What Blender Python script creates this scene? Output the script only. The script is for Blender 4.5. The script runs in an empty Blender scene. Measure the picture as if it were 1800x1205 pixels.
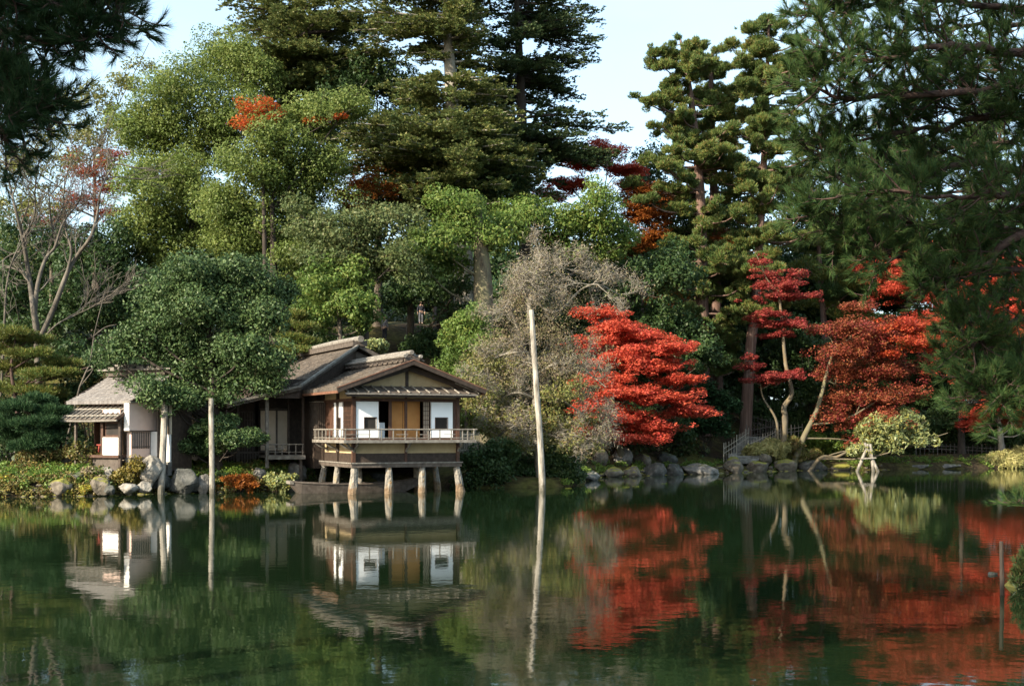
import bpy, math
import numpy as np

# ------------------------------------------------------------------ camera, sky, sun, exposure
scene = bpy.context.scene
COL = scene.collection
F = 2200.0            # focal length in photograph pixels (1800 wide)
H = 2.775             # eye height above the pond
HZ = 757.0            # horizon row of the photograph
cam_d = bpy.data.cameras.new("camera")
cam = bpy.data.objects.new("camera", cam_d)
COL.objects.link(cam)
cam.location = (0, 0, H)
cam.rotation_euler = (math.radians(90), 0, 0)
cam_d.sensor_width = 36.0
cam_d.lens = 36.0 * F / 1800.0
cam_d.shift_y = (HZ - 602.5) / 1800.0
cam_d.clip_end = 6000
scene.camera = cam

SUN_EL = math.radians(27)
sun_h = np.array([-0.75, -0.66]); sun_h /= np.linalg.norm(sun_h)
SUN = np.array([sun_h[0]*math.cos(SUN_EL), sun_h[1]*math.cos(SUN_EL), math.sin(SUN_EL)])
sd = bpy.data.lights.new("sun", 'SUN')
sd.energy = 4.4
sd.angle = math.radians(0.5)
sd.color = (1.0, 0.90, 0.72)
so = bpy.data.objects.new("sun", sd)
COL.objects.link(so)
from mathutils import Vector
so.rotation_euler = Vector((SUN[0], SUN[1], SUN[2])).to_track_quat('Z', 'Y').to_euler()
so.location = (-40, -40, 60)

world = bpy.data.worlds.new("World")
scene.world = world
world.use_nodes = True
wt = world.node_tree
wt.nodes.clear()
wo = wt.nodes.new('ShaderNodeOutputWorld')
bg = wt.nodes.new('ShaderNodeBackground')
bg.inputs['Strength'].default_value = 0.15
sky = wt.nodes.new('ShaderNodeTexSky')
sky.sky_type = 'NISHITA'
sky.sun_disc = False
sky.sun_elevation = SUN_EL
sky.sun_rotation = math.atan2(SUN[0], SUN[1])
sky.air_density = 1.0
sky.dust_density = 2.5
sky.ozone_density = 1.0
# thin bright cloud drifting over the blue
tc = wt.nodes.new('ShaderNodeTexCoord')
mp = wt.nodes.new('ShaderNodeMapping'); mp.inputs['Scale'].default_value = (1.6, 1.6, 4.5)
mp.inputs['Location'].default_value = (0.25, 0.1, 0.15)
nz = wt.nodes.new('ShaderNodeTexNoise'); nz.inputs['Scale'].default_value = 1.7; nz.inputs['Detail'].default_value = 7
nz.inputs['Roughness'].default_value = 0.55
rp = wt.nodes.new('ShaderNodeValToRGB')
rp.color_ramp.elements[0].position = 0.40; rp.color_ramp.elements[0].color = (.42, .42, .42, 1)
rp.color_ramp.elements[1].position = 0.80; rp.color_ramp.elements[1].color = (1, 1, 1, 1)
mx = wt.nodes.new('ShaderNodeMix'); mx.data_type = 'RGBA'
mx.inputs['B'].default_value = (2.35, 3.3, 3.75, 1)
wt.links.new(tc.outputs['Generated'], mp.inputs['Vector'])
wt.links.new(mp.outputs['Vector'], nz.inputs['Vector'])
wt.links.new(nz.outputs['Fac'], rp.inputs['Fac'])
wt.links.new(rp.outputs['Color'], mx.inputs['Factor'])
wt.links.new(sky.outputs['Color'], mx.inputs['A'])
wt.links.new(mx.outputs['Result'], bg.inputs['Color'])
wt.links.new(bg.outputs['Background'], wo.inputs['Surface'])

scene.view_settings.view_transform = 'Standard'
scene.view_settings.look = 'None'
scene.view_settings.gamma = 1.0
scene.view_settings.exposure = 1.48
scene.render.engine = 'CYCLES'
scene.cycles.max_bounces = 8
scene.cycles.diffuse_bounces = 3
scene.cycles.glossy_bounces = 3
scene.cycles.transmission_bounces = 3
scene.cycles.use_denoising = True
scene.render.film_transparent = False

# ------------------------------------------------------------------ helpers
def P(px, py, D):
    """world point seen at photograph pixel (px,py) when it stands D metres away"""
    return np.array([(px - 900.0) * D / F, D, H + (HZ - py) * D / F])

def link(o, parent=None):
    COL.objects.link(o)
    if parent is not None:
        o.parent = parent
    return o

def tag(o, label=None, cat=None, group=None, kind=None):
    if label: o['label'] = label
    if cat: o['category'] = cat
    if group: o['group'] = group
    if kind: o['kind'] = kind
    return o

def empty(name, loc=(0, 0, 0), rz=0.0):
    o = bpy.data.objects.new(name, None)
    o.empty_display_size = 0.3
    o.location = tuple(float(v) for v in loc)
    o.rotation_euler = (0, 0, rz)
    COL.objects.link(o)
    return o

def np_mesh(name, verts, faces, mat, parent=None, smooth=False, loc=None):
    """verts (N,3), faces (M,k) with k 3 or 4"""
    verts = np.asarray(verts, np.float32); faces = np.asarray(faces, np.int32)
    if loc is not None:
        verts = verts - np.asarray(loc, np.float32)
    me = bpy.data.meshes.new(name)
    k = faces.shape[1]
    me.vertices.add(len(verts)); me.vertices.foreach_set('co', verts.ravel())
    me.loops.add(faces.size); me.loops.foreach_set('vertex_index', faces.ravel())
    me.polygons.add(len(faces))
    me.polygons.foreach_set('loop_start', np.arange(0, faces.size, k, dtype=np.int32))
    me.polygons.foreach_set('loop_total', np.full(len(faces), k, np.int32))
    if smooth:
        me.polygons.foreach_set('use_smooth', np.ones(len(faces), bool))
    me.update(calc_edges=True)
    me.materials.append(mat)
    o = bpy.data.objects.new(name, me)
    return link(o, parent)

class MB:
    """collects boxes, beams and tubes into one mesh"""
    def __init__(s): s.v = []; s.f = []
    def add(s, vs, fs):
        n = len(s.v)
        s.v += [tuple(float(c) for c in p) for p in vs]
        s.f += [tuple(n + i for i in q) for q in fs]
        return s
    def box(s, x0, x1, y0, y1, z0, z1):
        return s.add([(x0,y0,z0),(x1,y0,z0),(x1,y1,z0),(x0,y1,z0),(x0,y0,z1),(x1,y0,z1),(x1,y1,z1),(x0,y1,z1)],
                     [(0,3,2,1),(4,5,6,7),(0,1,5,4),(1,2,6,5),(2,3,7,6),(3,0,4,7)])
    def beam(s, p0, p1, w, h, up=(0, 0, 1)):
        p0 = np.array(p0, float); p1 = np.array(p1, float)
        d = p1 - p0; d /= np.linalg.norm(d)
        u = np.array(up, float)
        if abs(d @ u) > 0.97: u = np.array([1.0, 0, 0])
        a = np.cross(d, u); a /= np.linalg.norm(a); b = np.cross(a, d)
        a *= w/2; b *= h/2
        vs = [p0-a-b, p0+a-b, p0+a+b, p0-a+b, p1-a-b, p1+a-b, p1+a+b, p1-a+b]
        return s.add(vs, [(0,3,2,1),(4,5,6,7),(0,1,5,4),(1,2,6,5),(2,3,7,6),(3,0,4,7)])
    def tube(s, pts, rad, k=8, cap=True, jit=0.0, seed=0):
        v, f = tube_arrays(pts, rad, k, jit, seed)
        n0 = len(s.v)
        s.add(v, f)
        if cap:
            m = len(pts)
            s.f.append(tuple(n0 + i for i in range(k))[::-1])
            s.f.append(tuple(n0 + (m-1)*k + i for i in range(k)))
        return s
    def slab(s, poly, t):
        """poly: list of 3D points (planar), extruded down by t"""
        n = len(poly)
        vs = [tuple(p) for p in poly] + [(p[0], p[1], p[2]-t) for p in poly]
        fs = [tuple(range(n)), tuple(range(2*n-1, n-1, -1))] + [(i, n+i, n+(i+1) % n, (i+1) % n) for i in range(n)]
        return s.add(vs, fs)
    def build(s, name, mat, parent=None, smooth=False, bevel=0.0):
        me = bpy.data.meshes.new(name)
        me.from_pydata(s.v, [], s.f)
        me.update()
        if smooth:
            me.polygons.foreach_set('use_smooth', np.ones(len(me.polygons), bool))
        me.materials.append(mat)
        o = bpy.data.objects.new(name, me)
        link(o, parent)
        if bevel:
            b = o.modifiers.new('bevel', 'BEVEL'); b.width = bevel; b.segments = 2; b.limit_method = 'ANGLE'
        return o

def tube_arrays(pts, rad, k=6, jit=0.0, seed=0):
    pts = np.asarray(pts, float); n = len(pts)
    rad = np.broadcast_to(np.asarray(rad, float), (n,))
    t = np.gradient(pts, axis=0) if n > 2 else np.repeat((pts[1]-pts[0])[None], 2, 0)
    t /= np.linalg.norm(t, axis=1)[:, None] + 1e-9
    ref = np.array([0.13, 0.97, 0.2]) if abs(t[:, 1]).mean() < 0.8 else np.array([1.0, 0.1, 0.1])
    a = np.cross(t, ref); a /= np.linalg.norm(a, axis=1)[:, None] + 1e-9
    b = np.cross(t, a)
    ang = np.linspace(0, 2*np.pi, k, endpoint=False)
    R = rad[:, None]*np.ones((n, k))
    if jit:
        R = R*(1 + np.random.default_rng(seed).normal(0, jit, (n, k)))
    v = pts[:, None, :] + R[..., None]*(a[:, None, :]*np.cos(ang)[None, :, None] + b[:, None, :]*np.sin(ang)[None, :, None])
    i = np.arange(n-1)[:, None]*k; j = np.arange(k)[None, :]; j2 = (j+1) % k
    f = np.stack([i+j, i+j2, i+k+j2, i+k+j], -1).reshape(-1, 4)
    return v.reshape(-1, 3), f

def tubes_mesh(name, polys, mat, parent, k=6, jit=0.0):
    V = []; Fc = []; n = 0
    for q, (pts, rad) in enumerate(polys):
        v, f = tube_arrays(pts, rad, k, jit, q)
        V.append(v); Fc.append(f+n); n += len(v)
    return np_mesh(name, np.concatenate(V), np.concatenate(Fc), mat, parent, smooth=True)

def smooth_poly(pts, n=16):
    """Catmull-Rom through control points"""
    p = np.asarray(pts, float)
    if len(p) == 2:
        t = np.linspace(0, 1, n)[:, None]; return p[0]*(1-t)+p[1]*t
    q = np.vstack([2*p[0]-p[1], p, 2*p[-1]-p[-2]])
    out = []
    m = max(2, n // (len(p)-1))
    for i in range(len(p)-1):
        t = np.linspace(0, 1, m, endpoint=False)[:, None]
        a, b, c, d = q[i], q[i+1], q[i+2], q[i+3]
        out.append(0.5*((2*b)+(-a+c)*t+(2*a-5*b+4*c-d)*t**2+(-a+3*b-3*c+d)*t**3))
    out.append(p[-1:])
    return np.vstack(out)

def unit(v): return v/(np.linalg.norm(v, axis=-1, keepdims=True)+1e-9)

# ------------------------------------------------------------------ materials
def new_mat(name):
    m = bpy.data.materials.new(name); m.use_nodes = True
    nt = m.node_tree; nt.nodes.clear()
    out = nt.nodes.new('ShaderNodeOutputMaterial')
    return m, nt, out

def ramp(nt, stops):
    r = nt.nodes.new('ShaderNodeValToRGB')
    e = r.color_ramp.elements
    while len(e) < len(stops): e.new(0.5)
    for i, (p, c) in enumerate(stops):
        e[i].position = p; e[i].color = (c[0], c[1], c[2], 1)
    return r

def leaf_mat(name, cols, trans=0.35, rough=0.5, spec=0.25, patch=0.35, tone2=None):
    """cols: list of leaf colours picked leaf by leaf; patch: larger patches of tone2"""
    m, nt, out = new_mat(name)
    L = nt.links.new
    geo = nt.nodes.new('ShaderNodeNewGeometry')
    st = [(i/(len(cols)-1), c) for i, c in enumerate(cols)]
    r = ramp(nt, st); L(geo.outputs['Random Per Island'], r.inputs['Fac'])
    col = r.outputs['Color']
    if tone2:
        tcn = nt.nodes.new('ShaderNodeNewGeometry')
        no = nt.nodes.new('ShaderNodeTexNoise'); no.inputs['Scale'].default_value = 0.45; no.inputs['Detail'].default_value = 3
        L(tcn.outputs['Position'], no.inputs['Vector'])
        r2 = ramp(nt, [(0.42, (0, 0, 0)), (0.62, (1, 1, 1))]); L(no.outputs['Fac'], r2.inputs['Fac'])
        mu = nt.nodes.new('ShaderNodeMath'); mu.operation = 'MULTIPLY'; mu.inputs[1].default_value = patch
        L(r2.outputs['Color'], mu.inputs[0])
        mi = nt.nodes.new('ShaderNodeMix'); mi.data_type = 'RGBA'
        L(mu.outputs[0], mi.inputs['Factor']); L(col, mi.inputs['A']); mi.inputs['B'].default_value = (*tone2, 1)
        col = mi.outputs['Result']
    b = nt.nodes.new('ShaderNodeBsdfPrincipled')
    b.inputs['Roughness'].default_value = rough
    b.inputs['Specular IOR Level'].default_value = spec
    L(col, b.inputs['Base Color'])
    if trans > 0:
        t = nt.nodes.new('ShaderNodeBsdfTranslucent'); L(col, t.inputs['Color'])
        mxs = nt.nodes.new('ShaderNodeMixShader'); mxs.inputs[0].default_value = trans
        L(b.outputs[0], mxs.inputs[1]); L(t.outputs[0], mxs.inputs[2]); L(mxs.outputs[0], out.inputs['Surface'])
    else:
        L(b.outputs[0], out.inputs['Surface'])
    return m

def surf(name, stops, scale=(4, 4, 4), detail=6, rough=0.8, bump=0.3, bscale=None, spec=0.3, dist=0.02, coord='Object', moss=None, wet=None):
    m, nt, out = new_mat(name)
    L = nt.links.new
    tcn = nt.nodes.new('ShaderNodeTexCoord')
    mpn = nt.nodes.new('ShaderNodeMapping'); mpn.inputs['Scale'].default_value = scale
    L(tcn.outputs[coord], mpn.inputs['Vector'])
    no = nt.nodes.new('ShaderNodeTexNoise'); no.inputs['Scale'].default_value = 1.0; no.inputs['Detail'].default_value = detail
    no.inputs['Roughness'].default_value = 0.62
    L(mpn.outputs['Vector'], no.inputs['Vector'])
    r = ramp(nt, stops); L(no.outputs['Fac'], r.inputs['Fac'])
    b = nt.nodes.new('ShaderNodeBsdfPrincipled')
    b.inputs['Roughness'].default_value = rough; b.inputs['Specular IOR Level'].default_value = spec
    col = r.outputs['Color']
    if moss:
        mcol, thr = moss
        g = nt.nodes.new('ShaderNodeNewGeometry'); sx = nt.nodes.new('ShaderNodeSeparateXYZ'); L(g.outputs['Normal'], sx.inputs[0])
        n2 = nt.nodes.new('ShaderNodeTexNoise'); n2.inputs['Scale'].default_value = 2.2; n2.inputs['Detail'].default_value = 5
        L(tcn.outputs[coord], n2.inputs['Vector'])
        ad = nt.nodes.new('ShaderNodeMath'); ad.operation = 'ADD'; L(sx.outputs['Z'], ad.inputs[0]); L(n2.outputs['Fac'], ad.inputs[1])
        rr = ramp(nt, [(0.0, (0, 0, 0)), (1.0, (1, 1, 1))])
        mr = nt.nodes.new('ShaderNodeMapRange'); mr.inputs['From Min'].default_value = thr; mr.inputs['From Max'].default_value = thr+0.25
        L(ad.outputs[0], mr.inputs['Value'])
        mi = nt.nodes.new('ShaderNodeMix'); mi.data_type = 'RGBA'
        L(mr.outputs['Result'], mi.inputs['Factor']); L(col, mi.inputs['A']); mi.inputs['B'].default_value = (*mcol, 1)
        col = mi.outputs['Result']
    if wet:
        wcol, wz = wet
        g3 = nt.nodes.new('ShaderNodeNewGeometry'); s3 = nt.nodes.new('ShaderNodeSeparateXYZ'); L(g3.outputs['Position'], s3.inputs[0])
        n3 = nt.nodes.new('ShaderNodeTexNoise'); n3.inputs['Scale'].default_value = 5.0; L(g3.outputs['Position'], n3.inputs['Vector'])
        a3 = nt.nodes.new('ShaderNodeMath'); a3.operation = 'MULTIPLY_ADD'; a3.inputs[1].default_value = -.8
        L(n3.outputs['Fac'], a3.inputs[0]); L(s3.outputs['Z'], a3.inputs[2])
        m3 = nt.nodes.new('ShaderNodeMapRange'); m3.inputs['From Min'].default_value = wz-.50; m3.inputs['From Max'].default_value = wz-.26
        m3.inputs['To Min'].default_value = .7; m3.inputs['To Max'].default_value = 0.0
        L(a3.outputs[0], m3.inputs['Value'])
        i3 = nt.nodes.new('ShaderNodeMix'); i3.data_type = 'RGBA'
        L(m3.outputs['Result'], i3.inputs['Factor']); L(col, i3.inputs['A']); i3.inputs['B'].default_value = (*wcol, 1)
        col = i3.outputs['Result']
    L(col, b.inputs['Base Color'])
    if bump:
        bn = nt.nodes.new('ShaderNodeTexNoise'); bn.inputs['Scale'].default_value = 1.0; bn.inputs['Detail'].default_value = 8
        mp2 = nt.nodes.new('ShaderNodeMapping'); mp2.inputs['Scale'].default_value = bscale or tuple(2.5*s for s in scale)
        L(tcn.outputs[coord], mp2.inputs['Vector']); L(mp2.outputs['Vector'], bn.inputs['Vector'])
        bu = nt.nodes.new('ShaderNodeBump'); bu.inputs['Strength'].default_value = bump; bu.inputs['Distance'].default_value = dist
        L(bn.outputs['Fac'], bu.inputs['Height']); L(bu.outputs['Normal'], b.inputs['Normal'])
    L(b.outputs[0], out.inputs['Surface'])
    return m

M = {}
# leaves
M['olive'] = leaf_mat('olive_leaves', [(.105,.150,.034), (.140,.188,.044), (.175,.215,.056), (.20,.218,.056)], trans=.42, tone2=(.09,.135,.03), patch=.6)
M['bright'] = leaf_mat('bright_green_leaves', [(.080,.145,.026), (.125,.195,.040), (.175,.235,.058), (.21,.225,.05)], trans=.42, tone2=(.065,.12,.024), patch=.6)
M['greygreen'] = leaf_mat('grey_green_leaves', [(.075,.108,.038), (.11,.142,.052), (.14,.165,.066), (.175,.165,.06)], trans=.38, tone2=(.06,.095,.03), patch=.6)
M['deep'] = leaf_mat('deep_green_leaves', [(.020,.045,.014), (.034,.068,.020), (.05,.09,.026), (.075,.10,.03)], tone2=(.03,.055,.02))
M['camellia'] = leaf_mat('glossy_dark_leaves', [(.032,.062,.022), (.055,.096,.030), (.082,.126,.042), (.11,.14,.05)], trans=.2, rough=.5, spec=.22, tone2=(.042,.078,.026))
M['thin'] = leaf_mat('yellowing_leaves', [(.12,.13,.03), (.17,.17,.045), (.20,.19,.06), (.12,.14,.04)], tone2=(.10,.12,.03))
M['fir'] = leaf_mat('fir_needles', [(.068,.108,.034), (.115,.150,.046), (.172,.185,.058), (.21,.192,.062)], trans=.3, tone2=(.065,.09,.028))
M['fir_shaded'] = leaf_mat('shade_toned_fir_needles', [(.038,.070,.030), (.062,.095,.038), (.095,.115,.044)], trans=.25)  # darker copy of the fir needles, shade from the neighbouring fir in the colour
M['sugi'] = leaf_mat('cedar_needles', [(.052,.105,.028), (.088,.145,.036), (.130,.172,.042), (.185,.180,.048), (.19,.12,.04)], trans=.28, tone2=(.048,.09,.026), patch=.6)
M['pine'] = leaf_mat('pine_needles', [(.021,.056,.019), (.038,.083,.025), (.058,.100,.029), (.085,.102,.026)], trans=.15, rough=.6, spec=.12, tone2=(.04,.07,.02))
M['pine_pad'] = leaf_mat('pruned_pine_needles', [(.045,.085,.018), (.085,.125,.026), (.13,.15,.032), (.17,.125,.03)], trans=.2, tone2=(.09,.085,.02))
M['pine_blue'] = leaf_mat('dark_pine_needles', [(.014,.038,.016), (.026,.058,.022), (.042,.076,.028)], trans=.15, rough=.6, spec=.12)  # own dark green; on the left foreground pine it also carries shade
M['red'] = leaf_mat('scarlet_leaves', [(.46,.050,.046), (.57,.088,.058), (.63,.125,.075), (.50,.10,.040)], trans=.42, tone2=(.50,.10,.045), patch=.4)
M['crimson'] = leaf_mat('crimson_leaves', [(.24,.034,.036), (.33,.050,.048), (.40,.085,.066), (.26,.10,.05)], trans=.4, tone2=(.30,.03,.03))
M['darkred'] = leaf_mat('wine_red_leaves', [(.13,.018,.024), (.22,.034,.034), (.30,.060,.042), (.32,.095,.040), (.17,.11,.04)], trans=.35, tone2=(.29,.095,.036), patch=.45)
M['orange'] = leaf_mat('orange_leaves', [(.38,.06,.018), (.48,.11,.026), (.52,.17,.035), (.44,.05,.03)], trans=.42)
M['flame'] = leaf_mat('flame_red_leaves', [(.40,.050,.034), (.48,.085,.036), (.50,.13,.035), (.36,.034,.032)], trans=.4, tone2=(.40,.05,.035), patch=.5)
M['rust'] = leaf_mat('rusty_leaves', [(.20,.05,.012), (.28,.085,.018), (.32,.12,.02)], trans=.35)
M['azalea'] = leaf_mat('azalea_leaves', [(.07,.085,.022), (.11,.11,.03), (.14,.10,.035), (.16,.085,.03)], trans=.2, tone2=(.08,.10,.02))
M['azalea_gold'] = leaf_mat('golden_azalea_leaves', [(.13,.10,.02), (.18,.13,.025), (.15,.14,.03)], trans=.2)
M['sasa'] = leaf_mat('pale_bamboo_grass', [(.24,.22,.07), (.34,.30,.11), (.40,.35,.15), (.16,.18,.05)], trans=.3)
M['rhodo'] = leaf_mat('pale_green_leaves', [(.12,.16,.06), (.18,.21,.085), (.24,.25,.10), (.30,.27,.06)], trans=.25, rough=.4)
M['yellow'] = leaf_mat('yellow_leaves', [(.42,.32,.04), (.35,.32,.05), (.20,.24,.04), (.40,.20,.04)], trans=.35)
M['bank_mix'] = leaf_mat('mixed_bank_leaves', [(.05,.08,.02), (.10,.12,.03), (.16,.11,.04), (.24,.19,.04), (.12,.07,.035)], trans=.25)
M['fern'] = leaf_mat('fern_green', [(.07,.13,.025), (.11,.18,.03), (.18,.22,.04)], trans=.35)
M['cherry_leaf'] = leaf_mat('withered_leaves', [(.16,.12,.078), (.23,.165,.11), (.20,.175,.085), (.18,.185,.06)], trans=.3)
M['cherry_low'] = leaf_mat('yellow_green_leaves', [(.15,.155,.045), (.21,.195,.06), (.12,.15,.042), (.20,.135,.05)], trans=.3)
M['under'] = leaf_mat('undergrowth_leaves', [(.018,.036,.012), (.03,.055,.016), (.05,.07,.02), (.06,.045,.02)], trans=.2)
# bark and twigs
M['bark'] = surf('grey_brown_bark', [(.3, (.045,.034,.026)), (.55, (.10,.08,.06)), (.75, (.17,.145,.11))], scale=(3, 3, .7), bump=.8, bscale=(14, 14, 2), dist=.05, rough=.9)
M['bark_bare'] = surf('bare_tree_bark', [(.3, (.045,.038,.030)), (.5, (.095,.080,.064)), (.72, (.155,.135,.11))], scale=(2.2, 2.2, .9), bump=.6, rough=.9, dist=.04)
M['bark_pale'] = surf('pale_mottled_bark', [(.3, (.12,.105,.085)), (.5, (.24,.215,.175)), (.72, (.36,.33,.28))], scale=(2.2, 2.2, .9), bump=.6, rough=.9, dist=.04)
M['bark_dark'] = surf('dark_bark', [(.3, (.018,.014,.011)), (.6, (.05,.038,.03)), (.8, (.09,.07,.055))], scale=(3, 3, .8), bump=.8, rough=.9, dist=.04)
M['bark_red'] = surf('reddish_cedar_bark', [(.3, (.07,.04,.03)), (.55, (.14,.085,.065)), (.75, (.22,.16,.13))], scale=(7, 7, .35), bump=.8, bscale=(18, 18, .8), rough=.9, dist=.04)
M['bark_pine'] = surf('pine_bark', [(.3, (.025,.016,.013)), (.55, (.07,.042,.034)), (.8, (.14,.085,.07))], scale=(9, 9, 9), bump=.8, rough=.9, dist=.02)
M['bark_moss'] = surf('mossy_bark', [(.3, (.06,.045,.03)), (.48, (.13,.11,.07)), (.62, (.135,.122,.065)), (.8, (.20,.175,.13))], scale=(2.5, 2.5, 1.0), bump=.7, rough=.95, dist=.03)
M['bark_lichen'] = surf('orange_lichen_bark', [(.3, (.055,.042,.028)), (.48, (.12,.10,.07)), (.6, (.15,.11,.06)), (.8, (.22,.195,.155))], scale=(1.8, 1.8, 1.2), bump=.6, rough=.95, dist=.03)
M['twig'] = surf('silvery_twigs', [(.3, (.135,.118,.093)), (.7, (.25,.222,.18))], scale=(2, 2, 2), bump=0, rough=.9)
M['pole'] = surf('weathered_pole', [(.32, (.085,.072,.055)), (.5, (.23,.205,.17)), (.70, (.39,.35,.30))], scale=(6, 6, 1.3), bump=.5, bscale=(22, 22, 1.2), rough=.85, wet=((.045,.042,.028), .30))
# timber, plaster, stone
M['wood_dark'] = surf('dark_old_timber', [(.3, (.022,.015,.011)), (.6, (.050,.034,.025)), (.8, (.085,.062,.047))], scale=(6, 6, 6), bump=.25, rough=.7)
M['wood_brown'] = surf('red_brown_timber', [(.3, (.042,.020,.013)), (.6, (.082,.040,.025)), (.8, (.13,.068,.043))], scale=(6, 6, 3), bump=.25, rough=.65)
M['wood_grey'] = surf('silver_grey_timber', [(.3, (.10,.085,.07)), (.55, (.19,.17,.145)), (.8, (.30,.275,.24))], scale=(5, 5, 5), bump=.35, rough=.85)
M['wood_mid'] = surf('weathered_timber', [(.3, (.05,.038,.03)), (.6, (.10,.08,.065)), (.8, (.16,.135,.11))], scale=(5, 5, 5), bump=.3, rough=.8)
M['plaster_tan'] = surf('tan_plaster', [(.3, (.34,.25,.14)), (.7, (.43,.33,.19))], scale=(3, 3, 3), bump=.15, rough=.95)
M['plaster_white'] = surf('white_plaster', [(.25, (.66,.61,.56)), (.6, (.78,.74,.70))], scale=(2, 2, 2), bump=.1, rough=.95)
M['plaster_shade_pink'] = surf('shade_pink_plaster', [(.25, (.58,.41,.34)), (.7, (.68,.50,.42))], scale=(2, 2, 2), bump=.1, rough=.95)  # pinkish tone of the walls out of the sun, put into the colour
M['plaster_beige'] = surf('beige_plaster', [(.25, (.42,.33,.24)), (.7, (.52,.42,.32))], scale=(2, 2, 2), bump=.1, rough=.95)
M['ochre'] = surf('ochre_sliding_panel', [(.25, (.40,.17,.05)), (.7, (.52,.25,.085))], scale=(1.5, 1.5, 1.5), bump=.05, rough=.9)
M['paper'] = surf('white_paper', [(.25, (.74,.76,.78)), (.7, (.82,.83,.84))], scale=(1.5, 1.5, 1.5), bump=.03, rough=.9)
M['interior'] = surf('painted_dim_interior', [(.3, (.012,.010,.008)), (.7, (.03,.024,.02))], scale=(2, 2, 2), bump=0, rough=.8)  # near-black colour stands in for lack of light indoors
M['shingle'] = surf('bark_shingle_roof', [(.30, (.028,.022,.018)), (.5, (.075,.060,.048)), (.68, (.135,.11,.088))], scale=(3.2, 1.6, 3.2), detail=10, bump=.9, bscale=(26, 26, 40), rough=.95, dist=.03, moss=((.085,.082,.03), 1.78))
M['shingle_grey'] = surf('grey_board_shingles', [(.28, (.085,.076,.070)), (.5, (.165,.148,.138)), (.72, (.26,.24,.225))], scale=(9, 2.0, 2.0), detail=8, bump=.9, bscale=(30, 14, 14), rough=.95, dist=.03)
M['copper'] = surf('reddish_eave_board', [(.3, (.11,.05,.03)), (.7, (.19,.095,.06))], scale=(4, 4, 4), bump=.1, rough=.6)
M['stone'] = surf('grey_granite', [(.28, (.06,.055,.05)), (.5, (.14,.13,.115)), (.72, (.26,.24,.215))], scale=(3, 3, 3), detail=10, bump=.8, bscale=(9, 9, 9), rough=.95, dist=.06, moss=((.10,.10,.025), 1.42))
M['stone_pale'] = surf('pale_boulder', [(.28, (.07,.062,.052)), (.48, (.20,.18,.152)), (.75, (.36,.33,.285))], scale=(2.6, 2.6, 2.6), detail=10, bump=.9, bscale=(7, 7, 7), rough=.95, dist=.07)
M['stone_dark'] = surf('dark_mossy_stone', [(.28, (.03,.03,.027)), (.5, (.065,.065,.058)), (.72, (.13,.125,.115))], scale=(3, 3, 3), detail=10, bump=.9, bscale=(8, 8, 8), rough=.95, dist=.06, moss=((.055,.07,.018), 1.25))
M['stone_moss'] = surf('moss_topped_stone', [(.28, (.055,.045,.035)), (.5, (.12,.10,.075)), (.72, (.22,.185,.145))], scale=(3, 3, 3), detail=10, bump=.9, bscale=(8, 8, 8), rough=.95, dist=.06, moss=((.17,.16,.03), 1.05))
M['pillar'] = surf('rough_stone_pillar', [(.25, (.09,.08,.068)), (.45, (.19,.17,.145)), (.58, (.27,.245,.205)), (.66, (.30,.17,.055)), (.8, (.22,.19,.15))], scale=(5, 5, 3.5), detail=9, bump=1.0, bscale=(10, 10, 10), rough=.95, dist=.07, wet=((.15,.085,.035), .30))
M['bamboo'] = surf('weathered_bamboo', [(.3, (.20,.17,.13)), (.7, (.38,.33,.26))], scale=(8, 8, 3), bump=.1, rough=.7)
M['bamboo_dark'] = surf('dark_bamboo', [(.3, (.06,.05,.042)), (.7, (.13,.11,.09))], scale=(8, 8, 3), bump=.1, rough=.7)
M['red_lacquer'] = surf('red_lacquer', [(.3, (.20,.035,.025)), (.7, (.28,.05,.035))], scale=(4, 4, 4), bump=.05, rough=.45)
M['skin'] = surf('skin', [(.3, (.42,.26,.19)), (.7, (.50,.32,.24))], scale=(6, 6, 6), bump=0, rough=.6)
M['cloth_grey'] = surf('grey_cloth', [(.3, (.15,.15,.17)), (.7, (.22,.22,.25))], scale=(9, 9, 9), bump=.2, rough=.95)
M['cloth_dark'] = surf('dark_cloth', [(.3, (.02,.022,.03)), (.7, (.04,.042,.055))], scale=(9, 9, 9), bump=.2, rough=.95)
M['hair'] = surf('black_hair', [(.3, (.008,.007,.006)), (.7, (.02,.017,.014))], scale=(20, 20, 6), bump=.2, rough=.5)

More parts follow.
